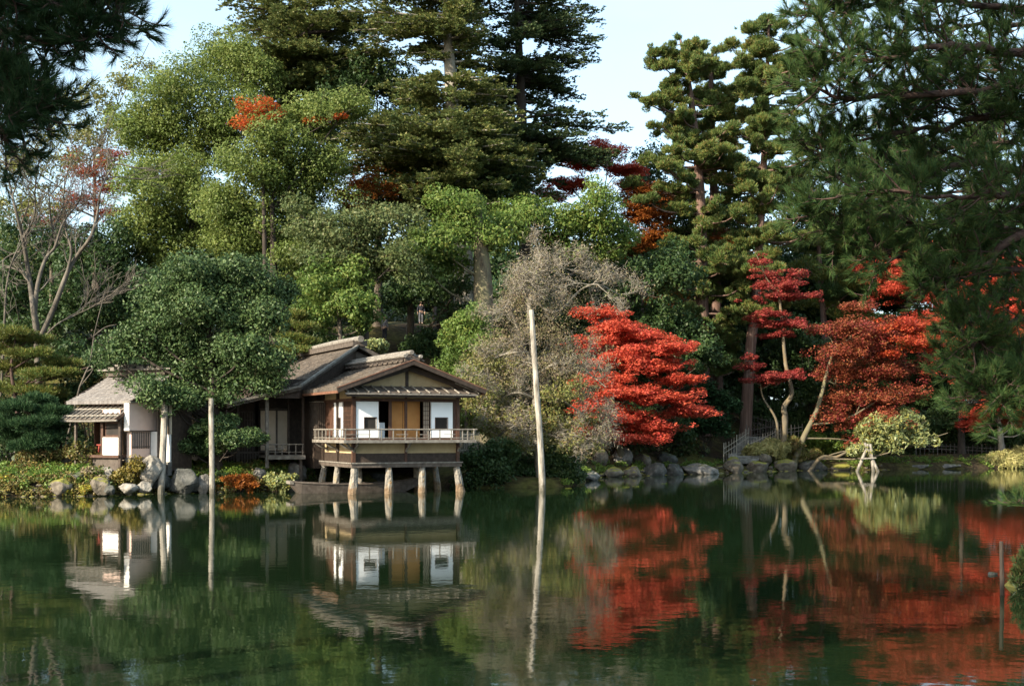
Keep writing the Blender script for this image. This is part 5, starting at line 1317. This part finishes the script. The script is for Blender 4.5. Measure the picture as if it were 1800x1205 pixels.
rk = [
 ('pale ridged boulder, largest white rock by the slatted teahouse window', 264, 842, 54.9, 48, 44, 'stone_pale'),
 ('flat pale stone at the waterline under the golden azalea', 224, 863, 53.6, 40, 16, 'stone_pale'),
 ('white angular stone at the waterline under the largest pale boulder', 254, 863, 53.9, 28, 18, 'stone_pale'),
 ('pale stepping slab below the teahouse porch', 188, 832, 55.0, 34, 14, 'stone_pale'),
 ('narrow pale stone standing under the porch slab', 190, 846, 54.4, 18, 24, 'stone_pale'),
 ('moss topped brown rock at the water edge, broadest on the left bank', 104, 865, 53.3, 48, 26, 'stone_moss'),
 ('dark log shaped rock leaning above the moss topped rock', 134, 844, 54.0, 34, 18, 'stone_dark'),
 ('round tan stone beside the yellow flowering clump', 178, 862, 53.4, 36, 26, 'stone_moss'),
 ('small dark stone at the waterline left of the flat pale stone', 192, 866, 53.2, 22, 14, 'stone_dark'),
 ('small upright tan stone among the yellow leaves at the left corner', 42, 850, 53.7, 12, 18, 'stone_moss'),
 ('low brown stone in the bottom left water corner', 8, 868, 53.0, 40, 16, 'stone_moss'),
 ('grey flat stone behind the azalea by the log fence', 118, 812, 56.6, 30, 10, 'stone'),
 ('dark slanting boulder between the two prop poles', 322, 858, 55.6, 62, 36, 'stone_dark'),
 ('square grey boulder touching the right hand prop pole', 360, 862, 55.7, 28, 30, 'stone'),
 ('shadowed brown rock behind the left hand prop pole', 285, 854, 55.4, 34, 28, 'stone_dark'),
 ('rounded grey stone in the shade beneath the lattice room', 456, 838, 57.8, 28, 20, 'stone'),
 ('pale rounded boulder under the veranda beside the punt', 522, 838, 60.0, 36, 30, 'stone'),
 ('pinkish stone at the waterline between ferns and punt', 514, 862, 57.6, 20, 16, 'stone_pale'),
 ('dark boulder on the bank behind the middle pavilion pillars', 665, 846, 66.5, 50, 20, 'stone_dark'),
 ('grey boulder in the shadows behind the right pavilion pillars', 760, 842, 66.5, 50, 22, 'stone_dark'),
 ('low grey stone slab, left end of the middle shoreline', 1038, 834, 76.0, 46, 14, 'stone'),
 ('brown flat stone right of the left end slab on the middle shore', 1078, 834, 77.2, 38, 14, 'stone_moss'),
 ('moss streaked stone in the middle of the low shoreline wall', 1112, 834, 78.6, 36, 16, 'stone_moss'),
 ('dark grey waterside stone under the scarlet maple', 1150, 834, 80.0, 44, 18, 'stone_dark'),
 ('long pale grey slab lying by the water before the steps', 1225, 832, 82.2, 80, 16, 'stone'),
 ('rounded grey stone left of the long pale slab', 1185, 834, 81.2, 36, 16, 'stone_dark'),
 ('tan boulder standing above the shore below the scarlet maple', 1056, 815, 77.5, 32, 26, 'stone_moss'),
 ('big grey boulder behind the shoreline slabs under the scarlet maple', 1092, 815, 79.2, 40, 30, 'stone'),
 ('second row brown boulder behind the middle shore', 1128, 818, 80.5, 34, 22, 'stone_moss'),
 ('pointed grey boulder in the shade right of the maple', 1172, 818, 82.5, 40, 24, 'stone_dark'),
 ('mossy brown boulder at the foot of the bamboo fence', 1290, 829, 83.9, 40, 22, 'stone_moss'),
 ('tan rounded rock in front of the pale bamboo grass', 1340, 812, 86.0, 34, 22, 'stone_moss'),
 ('flat mossy shore stone below the tan rounded rock', 1330, 828, 86.2, 48, 16, 'stone_moss'),
 ('mossy shore stone beneath the slim maple trunk', 1378, 828, 87.6, 46, 18, 'stone_moss'),
 ('dark mossy shore stone beneath the slanting trunk', 1428, 827, 88.6, 52, 16, 'stone_dark'),
 ('low shore stone half hidden left of the crossed props', 1478, 826, 89.2, 40, 10, 'stone_moss'),
 ('thin grey kerb stone at the mossy bank right of the props', 1610, 822, 91.2, 50, 8, 'stone'),
 ('grey kerb stone on the mossy bank farthest right', 1665, 822, 91.9, 50, 8, 'stone'),
 ('small dark rounded stone standing out of the water near the mooring post', 1745, 1011, 24.2, 18, 8, 'stone_dark'),
]
for k, (lab, px, pb, D, w, h, mt) in enumerate(rk):
    rock(lab, 400+k, px, pb, D, w, h, mt)
ws = P(1287, 808, 84.4)
wsb = MB().box(-.30, .30, -.25, .25, -.5, .40).build('stone_block', M['stone_pale'], bevel=.03); wsb.location = tuple(ws)
tag(wsb, 'small white rectangular stone block at the bottom of the steps', 'stone block')

# ------------------------------------------------------------------ props, posts
def log_post(name, label, cat, pts, rad, mat='pole', k=10, band=None):
    base = np.asarray(pts[0], float); sp = smooth_poly(pts, 14)
    o_ = MB().tube([tuple(p-base) for p in sp], np.linspace(rad[0], rad[1], len(sp)), k, jit=.035, seed=int(abs(base[0]*10))).build(name, M[mat], smooth=False)
    o_.location = tuple(base); tag(o_, label, cat)
    return o_
log_post('prop_pole', 'grey leaning prop pole in the water below the teahouse bay, left of the evergreen trunk', 'prop pole', [P(281, 905, 55), P(284, 850, 55), P(291, 692, 55.6)], (.17, .145))
log_post('prop_pole', 'upright grey prop pole standing in the water before the evergreen trunk', 'prop pole', [P(374, 905, 55.4), P(373, 850, 55.4), P(371, 700, 55.8)], (.132, .112))
log_post('leaning_pole', 'tall pale weathered pole leaning in the water in front of the cherry tree', 'pole', [P(955, 905, 58), P(951, 800, 58), P(943, 680, 58.2), P(934, 545, 58.6)], (.158, .118))
cp = empty('crossed_props', P(1525, 830, 85.8)); tag(cp, 'crossed wooden props in the water holding up the pale rhododendron', 'tree prop')
c0 = P(1525, 830, 85.8)
for a, b in (((1503, 838), (1526, 780)), ((1548, 838), (1520, 778)), ((1536, 836), (1530, 780))):
    pa = P(a[0], a[1], 85.8 if a[0] != 1534 else 86.6); pb = P(b[0], b[1], 85.8 if a[0] != 1504 else 85.58)
    MB().tube([pa-c0, (pa+pb)/2-c0, pb-c0], (.115, .105, .09), 8).build('prop', M['pole'], cp)
MB().beam(P(1512, 806, 85.6)-c0, P(1540, 804, 85.6)-c0, .07, .07).build('crossbar', M['pole'], cp)
log_post('mooring_post', 'thin dark post standing alone in the water near the right edge', 'post', [P(1762, 1075, 21.2), P(1761, 1000, 21.2), P(1760, 951, 21.2)], (.038, .034), 'bark_dark', 8)

# ------------------------------------------------------------------ fences and steps
def fence(name, label, pts, rails, ph, n, mat='bamboo_dark', post=.035, picket=.018, mix=True):
    pts = [np.asarray(p, float) for p in pts]; base = pts[0].copy()
    root = empty(name, base); tag(root, label, 'fence')
    seg = np.array([np.linalg.norm((b-a)[:2]) for a, b in zip(pts[:-1], pts[1:])]); cs = np.concatenate([[0], np.cumsum(seg)])
    def at(s): return np.array([np.interp(s, cs, [p[i] for p in pts]) for i in range(3)])
    for hgt in rails:
        MB().tube([at(s)-base+np.array([0, .03, hgt]) for s in np.linspace(0, cs[-1], 8)], .022, 6).build('rail', M[mat], root)
    rr = np.random.default_rng(n)
    for k in range(n):
        s = cs[-1]*k/(n-1); p = at(s)-base; big = (k % 5 == 0)
        w = post if big else picket
        MB().tube([p+np.array([0, 0, -.3]), p+np.array([rr.normal(0, .01), 0, ph*(1.06 if big else rr.uniform(.92, 1.0))])], w, 6).build('fence_post' if big else 'picket', M[mat], root)
    return root
fence('bamboo_fence', 'bamboo picket fence climbing along the left side of the stone steps', [P(1272, 804, 84.6), P(1300, 786, 86.5), P(1316, 775, 88.5)], (.28, .60), .95, 13, 'bamboo')
fence('bamboo_fence', 'bamboo picket fence on the right of the steps above the pale bamboo grass', [P(1315, 794, 86.8), P(1342, 781, 88.4), P(1370, 768, 90.5), P(1410, 762, 92)], (.25, .5), .75, 19, 'bamboo')
fence('bamboo_fence', 'bamboo picket fence at the turn of the steps behind the cedar trunk', [P(1312, 774, 90.5), P(1345, 768, 91.5), P(1372, 764, 92.5)], (.3, .7), 1.1, 14, 'bamboo_dark')
fence('bamboo_fence', 'upper bamboo fence descending from behind the cedar trunk to the slim maple', [P(1318, 748, 94), P(1345, 756, 93.5), P(1376, 766, 93)], (.35, .75), .95, 9, 'bamboo_dark', .03, .022)
fence('bamboo_fence', 'low dark fence running along the mossy bank at the far right', [P(1610, 795, 96), P(1680, 797, 97), P(1740, 800, 97.5), P(1840, 800, 98)], (.32, .55), .80, 30, 'bamboo_dark')
fence('bamboo_fence', 'faint bamboo fence on the hilltop path beside the visitors', [P(628, 606, 91), P(690, 604, 90.5), P(730, 600, 91), P(800, 578, 91)], (.35, .8), .95, 20, 'bamboo')
fence('log_fence', 'rustic pale log fence at the left edge behind the azaleas', [P(-12, 822, 57.2), P(26, 820, 57.4)], (.62, .32), .72, 6, 'pole', .055, .035)
fence('bamboo_screen', 'small upright bamboo screen standing right of the pavilion balcony', [P(808, 800, 61.5), P(842, 799, 62.5)], (.25, .62, 1.0), 1.18, 13, 'bamboo', .026, .024)
sc_ = P(1300, 806, 85); stp = empty('stone_steps', sc_); tag(stp, 'worn stone steps climbing between bamboo fences', 'steps')
for k in range(8):
    p = P(1302+k*3.2, 806-k*5.6, 85.2+k*.75)-sc_
    MB().box(p[0]-1.0, p[0]+1.05, p[1]-.42, p[1]+.6, p[2]-.32, p[2]+.0).build('step', M['stone'], stp, bevel=.03)

# ------------------------------------------------------------------ visitors on the hill
def person(label, feet, rz, top, legs, pose=0):
    """standing figure grown over a jointed skeleton; clothes, hair and skin as separate skins"""
    root = empty('person', feet, rz); tag(root, label, 'person')
    def skin(name, joints, edges, mat, lev=2, rootv=0):
        me = bpy.data.meshes.new(name); me.from_pydata([j[:3] for j in joints], edges, []); me.update()
        o = bpy.data.objects.new(name, me); link(o, root); me.materials.append(mat)
        o.modifiers.new('skin', 'SKIN')
        for i, j in enumerate(joints):
            sv = me.skin_vertices[0].data[i]; sv.radius = (j[3], j[4] if len(j) > 4 else j[3]); sv.use_root = (i == rootv)
        s = o.modifiers.new('sub', 'SUBSURF'); s.levels = lev; s.render_levels = lev
        return o
    # body: head, neck, torso core, arms with hands, legs
    J = [(0, 0, .95, .12, .09), (0, 0, 1.2, .13, .09), (0, 0, 1.40, .12, .08), (0, 0, 1.48, .05), (0, -.01, 1.56, .068, .075), (0, -.01, 1.66, .072, .088), (0, 0, 1.72, .045, .05)]
    E = [(0,1), (1,2), (2,3), (3,4), (4,5), (5,6)]
    for s in (-1, 1):
        b = len(J); hy = -.10 if (pose and s > 0) else -.03
        J += [(s*.18, 0, 1.38, .055), (s*.25, .02, 1.12, .042), (s*.26, hy, .88, .032), (s*.262, hy-.02, .80, .030, .018)]
        E += [(2, b), (b, b+1), (b+1, b+2), (b+2, b+3)]
        for f, (dy, ln) in enumerate(((-.035, .065), (-.012, .08), (.010, .075), (.030, .06))):
            J += [(s*.262, hy-.02+dy*.8, .765, .009), (s*.258, hy-.02+dy*1.1, .765-ln, .008)]; E += [(b+3, len(J)-2), (len(J)-2, len(J)-1)]
        J += [(s*.24, hy-.055, .80, .010), (s*.235, hy-.075, .755, .009)]; E += [(b+3, len(J)-2), (len(J)-2, len(J)-1)]
        b = len(J)
        J += [(s*.09, 0, .88, .085), (s*.10, -.01, .48, .06), (s*.10, .01, .09, .042), (s*.105, -.13, .035, .038)]
        E += [(0, b), (b, b+1), (b+1, b+2), (b+2, b+3)]
    skin('body', J, E, M['skin'])
    # face details
    mb = MB()
    mb.add([(-.012, -.088, 1.60), (.012, -.088, 1.60), (0, -.115, 1.605), (0, -.085, 1.645)], [(0,2,3), (2,1,3), (0,1,2)])
    mb.build('nose', M['skin'], root)
    for s in (-1, 1):
        MB().box(s*.03-.012, s*.03+.012, -.092, -.082, 1.635, 1.645).build('eye', M['hair'], root)
        MB().tube([(s*.075, .0, 1.60), (s*.082, .012, 1.635)], .016, 6).build('ear', M['skin'], root)
    MB().box(-.022, .022, -.088, -.078, 1.573, 1.58).build('mouth', M['cloth_dark'], root)
    skin('hair', [(0, .03, 1.62, .085, .07), (0, .02, 1.70, .085, .085), (0, -.02, 1.745, .06, .06)], [(0,1), (1,2)], M['hair'])
    T = [(0, 0, .90, .155, .11), (0, 0, 1.12, .155, .115), (0, 0, 1.36, .145, .10), (0, 0, 1.45, .07)]; TE = [(0,1), (1,2), (2,3)]
    for s in (-1, 1):
        hy = -.10 if (pose and s > 0) else -.03; b = len(T)
        T += [(s*.18, 0, 1.37, .075), (s*.25, .02, 1.12, .06), (s*.26, hy, .90, .048)]; TE += [(2, b), (b, b+1), (b+1, b+2)]
    skin('jacket', T, TE, top)
    Lg = [(0, 0, .92, .15, .11)]; LE = []
    for s in (-1, 1):
        b = len(Lg); Lg += [(s*.09, 0, .80, .10), (s*.10, -.01, .48, .078), (s*.10, .01, .10, .062)]; LE += [(0, b), (b, b+1), (b+1, b+2)]
    skin('trousers', Lg, LE, legs)
    for s in (-1, 1):
        skin('shoe', [(s*.10, .05, .05, .048), (s*.105, -.16, .04, .042)], [(0, 1)], M['cloth_dark'], 1)
    return root
f1 = P(676, 600, 88.0); f1[2] = float(ground_z(f1[0], f1[1]))
person('standing visitor in a grey jacket and dark trousers on the hill path behind the pavilion', f1, math.radians(150), M['cloth_grey'], M['cloth_dark'])
f2 = P(740, 560, 93.0); f2[2] = float(ground_z(f2[0], f2[1]))
person('visitor in a dark jacket higher up under the trees near the hut', f2, math.radians(20), M['cloth_dark'], M['cloth_grey'], 1)

# ------------------------------------------------------------------ fallen leaves on the pond
r = np.random.default_rng(500)
pts = [(998,858),(1100,856),(1118,855),(1168,850),(1497,846),(1010,852),(40,880),(150,875),(690,868),(1240,845),(1580,838),(1300,842)]
for k, (px, py) in enumerate(pts[:6]):
    D = H*F/(py-HZ); s = r.uniform(.09, .15); a = np.linspace(0, 2*np.pi, 9)[:-1]
    rad = s*(1+.4*np.cos(a*5+k)); vs = [(x*1.3, y, .012+.02*abs(math.sin(2*t))) for x, y, t in zip(rad*np.cos(a), rad*np.sin(a), a)]
    mb = MB().add([(0, 0, .012)]+vs, [(0, i+1, (i+1) % 8+1) for i in range(8)])
    o = mb.build('fallen_leaf', M['yellow']); o.location = ((px-900)*D/F, D, .004)
    tag(o, 'tiny pale fallen leaf floating on the dark water in front of the middle shore', 'leaf', 'fallen leaves floating on the pond')

# ------------------------------------------------------------------ foreground pines
def needle_tufts(r, C, D, n, ln, wd, spread=.75):
    """C,D tuft bases and directions -> needle triangles"""
    idx = np.repeat(np.arange(len(C)), n); m = len(idx)
    d = unit(D[idx]+rdir(r, m)*spread*r.uniform(.3, 1.0, m)[:, None])
    L = ln*r.uniform(.7, 1.15, m)[:, None]
    base = C[idx]-D[idx]*(r.uniform(0, 1, m)[:, None]*ln*.9)
    s = unit(np.cross(d, rdir(r, m)))*wd/2
    tip = base+d*L+np.array([0, 0, -.06*ln])
    v = np.stack([base-s, base+s, tip], 1).reshape(-1, 3)
    return v, np.arange(len(v), dtype=np.int32).reshape(-1, 3)

def near_pine(name, label, seed, base, trunk_pts, r0, boughs, needles=46, ln=.135, wd=.0062, sub=1.0, mat='pine', step=.17, tw=(.45, 1.15), flat=.45):
    """boughs: list of (points, radius); every bough carries twigs, every twig carries tufts"""
    r = np.random.default_rng(seed)
    base = np.asarray(base, float); root = empty(name, base); tag(root, label, 'pine tree')
    sp = smooth_poly(trunk_pts, 16); polys = [(sp, np.linspace(r0, r0*.45, len(sp)))]
    TC = []; TD = []
    tw_polys = []
    for pts, rad in boughs:
        b = smooth_poly(pts, 26)
        b[2:-1] += r.normal(0, .035, (len(b)-3, 3))
        nb_ = len(b); rr = np.linspace(rad, .012, nb_); polys.append((b, rr))
        seg = np.linalg.norm(np.diff(b, axis=0), axis=1).sum()
        for k in range(int(seg/step*sub)):
            t = r.uniform(.12, 1.0)**.8; i = min(int(t*(nb_-1)), nb_-2)
            p = b[i]+(b[i+1]-b[i])*r.uniform(); h = unit(b[i+1]-b[i])
            sd_ = unit(np.cross(h, [0, 0, 1])); s = r.choice([-1, 1])
            d = unit(h*r.uniform(.25, 1.0)+sd_*s*r.uniform(.3, 1.0)+np.array([0, 0, r.normal(.12, flat)]))
            L = r.uniform(*tw)*(1.1-.5*t)
            q = [p]; dd = d
            for j in range(5):
                dd = unit(dd+r.normal(0, .18, 3)+np.array([0, 0, .05])); q.append(q[-1]+dd*L/5)
            q = np.array(q); tw_polys.append((q, np.linspace(.012, .005, 6)))
            TC.append(q[-1]); TD.append(unit(dd+np.array([0, 0, .25])))
            for j in range(int(3+L*8)):
                u = r.uniform(.3, 1)*5; a = q[min(int(u), 4)]; c = a+(q[min(int(u), 4)+1]-a)*(u % 1)
                e = unit(dd*.7+rdir(r, 1)[0]*.8+np.array([0, 0, .25])); l2 = r.uniform(.07, .22)
                tip = c+e*l2; tw_polys.append((np.array([c, (c+tip)/2+np.array([0, 0, -.01]), tip]), np.array([.006, .005, .004])))
                TC.append(tip); TD.append(unit(e+np.array([0, 0, .3])))
    tubes_mesh('trunk', [(p-base, q) for p, q in polys], M['bark_pine'], root, 8, .06)
    tubes_mesh('twigs', [(p-base, q) for p, q in tw_polys], M['bark_pine'], root, 4)
    TC = np.array(TC); TD = np.array(TD)
    v, f = needle_tufts(r, TC-base, TD, needles, ln, wd)
    np_mesh('needles', v, f, M[mat], root)
    return root, len(TC)

def Q(px, py, D): return P(px, py, D)
bs = np.array([10.6, 18.5, float(ground_z(10.6, 18.5))-.2])
rb = []
r = np.random.default_rng(600)
def B(pts, rad): rb.append(([Q(*p) for p in pts], rad))
B([(2150,60,18.2),(1950,70,17.6),(1780,95,17.0),(1650,85,16.6),(1530,105,16.4),(1450,90,16.2)], .085)
B([(2150,30,18.4),(1950,10,17.8),(1780,15,17.2),(1620,-5,16.8),(1500,5,16.6),(1440,15,16.4)], .07)
B([(2150,-40,18.4),(1950,-60,17.4),(1750,-60,17),(1600,-60,16.6),(1480,-40,16.4)], .06)
B([(2150,260,18.4),(1980,230,18.6),(1850,205,18.2),(1750,200,18.0),(1660,225,17.8),(1560,240,17.4),(1450,250,17.2)], .08)
B([(2150,230,18.3),(1950,190,17.6),(1800,150,17.2),(1700,160,16.8),(1560,165,16.6),(1460,170,16.4),(1430,130,16.3)], .08)
B([(2150,330,18.5),(1950,320,18.8),(1800,300,18.6),(1680,290,18.2),(1550,310,17.8),(1460,290,17.4),(1425,245,17.2)], .075)
B([(2150,430,18.4),(1950,420,18.2),(1800,405,17.8),(1700,400,17.4),(1580,385,17.2),(1480,395,17.0),(1420,380,16.8)], .085)
B([(2150,400,18.4),(1950,390,17.4),(1800,415,16.9),(1740,455,16.8),(1690,485,16.7),(1665,495,16.7),(1630,510,16.7)], .075)
B([(2150,520,18.4),(1950,490,17.8),(1800,480,17.5),(1680,450,17.2),(1580,450,17.0),(1530,440,16.9)], .06)
B([(2150,560,18.6),(1950,560,18.2),(1820,560,17.6),(1720,590,17.4),(1720,605,17.2),(1700,602,17.1)], .06)
B([(2150,640,18.6),(1950,620,18.0),(1840,640,17.5),(1740,665,17.3),(1750,690,17.2),(1735,690,17.1)], .055)
B([(2150,690,18.6),(1960,690,17.8),(1850,705,17.5),(1760,700,17.3),(1775,708,17.3)], .05)
B([(2150,340,18.0),(1960,350,17.0),(1850,345,16.6),(1740,340,16.4),(1620,340,16.2),(1500,340,16.1)], .06)
B([(2150,120,18.0),(1960,120,19.0),(1850,130,19.4),(1740,120,19.6),(1640,130,19.6),(1540,200,19.6)], .06)
B([(2150,600,18.9),(1980,540,19.3),(1880,510,19.6),(1760,520,19.6),(1720,535,19.6),(1700,545,19.4)], .06)
B([(2150,470,19.2),(1980,470,19.6),(1860,470,19.8),(1740,480,19.8),(1660,470,19.6),(1610,480,19.4)], .05)
B([(2150,300,19.2),(1980,270,19.8),(1860,260,20.0),(1740,250,20.0),(1640,270,19.8),(1540,270,19.6)], .05)
B([(2150,20,19.2),(1980,40,19.8),(1860,50,20.0),(1740,45,20.0),(1640,50,19.8),(1540,60,19.6),(1480,50,19.5)], .05)
B([(2150,380,19.2),(1980,360,19.8),(1860,350,20.0),(1740,340,20.0),(1620,340,19.8),(1520,350,19.6)], .05)
B([(2150,640,19.2),(1980,590,19.8),(1860,580,20.0),(1760,640,20.0),(1770,635,19.8),(1750,640,19.6)], .05)
B([(2150,200,19.2),(1980,170,18.8),(1880,180,18.4),(1760,200,18.0),(1660,190,17.8),(1580,200,17.6)], .05)
B([(2150,830,18.6),(1990,840,17.5),(1910,862,16.9),(1880,872,16.6),(1845,880,16.5)], .035)
rt, nt_ = near_pine('pine_tree', 'large dark green pine in the right foreground reaching over the pond', 601, bs,
          [bs, np.array([10.3, 18.4, 2.5]), np.array([10.0, 18.3, 5.0]), np.array([10.3, 18.3, 8.0]), np.array([10.1, 18.4, 11.0])], .30, rb, sub=1.75, needles=44, wd=.0068, ln=.15)
lb = []
def B2(pts, rad): lb.append(([Q(*p) for p in pts], rad))
B2([(-420,-120,12.5),(-150,-60,12.3),(0,-20,12.0),(90,8,11.8),(165,22,11.7),(215,16,11.6)], .07)
B2([(-420,-60,12.5),(-150,20,12.2),(-20,50,12.0),(60,66,11.8),(120,68,11.7),(165,58,11.6)], .06)
B2([(-420,0,12.5),(-200,110,12.0),(-60,140,11.8),(20,160,11.7),(72,188,11.6)], .06)
B2([(-420,40,12.5),(-200,180,12.2),(-80,210,12.0),(0,225,11.8),(40,222,11.7)], .05)
B2([(-420,-200,12.5),(-150,-150,12.3),(20,-110,12.0),(120,-80,11.8),(190,-40,11.7)], .06)
B2([(-420,-40,12.9),(-180,60,13.0),(-40,110,13.0),(40,126,12.9),(85,110,12.8)], .05)
B2([(-420,-140,12.9),(-180,-20,13.2),(-40,10,13.2),(50,30,13.1),(130,18,13.0)], .05)
bl_ = np.array([-7.4, 12.6, float(ground_z(-7.4, 12.6))-.2])
near_pine('pine_tree', 'almost black pine boughs hanging into the top left corner', 602, bl_,
          [bl_, np.array([-7.2, 12.6, 3.]), np.array([-7.5, 12.5, 6.5]), np.array([-7.3, 12.5, 9.5])], .26, lb, needles=52, ln=.14, wd=.0052, sub=1.5, mat='pine_blue', step=.12, tw=(.35, .8))  # darker needle colour stands in for part of the shade on these boughs
# grassy mound of the near bank at the right edge
shrub('grass_mound', 'green grassy clump on the near bank at the right edge', 610, 22.0, [(1800,1000,22,22),(1822,985,22,24),(1790,1020,12,12)], 'under', 'grass clump', clump=.14, leaf=.12, wid=.14, style='spike', per=80)

# two evergreens added out of the picture to shade the foreground pines
r = np.random.default_rng(700)
for nm, lab, (x, y), top, blobs in (
    ('added_shade_tree', 'dense unseen evergreen added beside the viewer to shade the left pine', (-12.5, 6.0), 8.0, [((-11.5, 6.6, 9.8), (3.4, 3.0, 3.2)), ((-10.2, 8.2, 8.4), (2.4, 2.2, 2.4)), ((-13.5, 5.5, 11.5), (2.6, 2.6, 2.4))]),
    ('added_shade_tree', 'spreading unseen evergreen added over the viewpoint to shade the right pine', (-5.5, 3.0), 9.0, [((-2.2, 6.4, 12.0), (3.4, 3.0, 2.4)), ((-4.0, 5.0, 14.0), (3.2, 2.8, 2.2)), ((-.6, 8.6, 10.4), (2.2, 2.0, 1.7)), ((-5.2, 4.0, 16.0), (2.6, 2.4, 2.0))])):
    b0 = np.array([x, y, float(ground_z(x, y))-.2]); rt_ = empty(nm, b0); tag(rt_, lab, 'tree')
    bb = [(np.array(c), R) for c, R in blobs]
    pol = limb_set(r, b0, [b0, b0+np.array([.2, .2, top*.5]), b0+np.array([.4, .5, top])], .35, bb)
    tubes_mesh('trunk', [(p-b0, q) for p, q in pol], M['bark'], rt_, 8)
    v = crown_verts(r, bb, clump=.6, leaf=.22, per=60, dens=.8 if x < -8 else .42)
    np_mesh('crown', v-b0, quads_idx(len(v)//4), M['deep'], rt_)
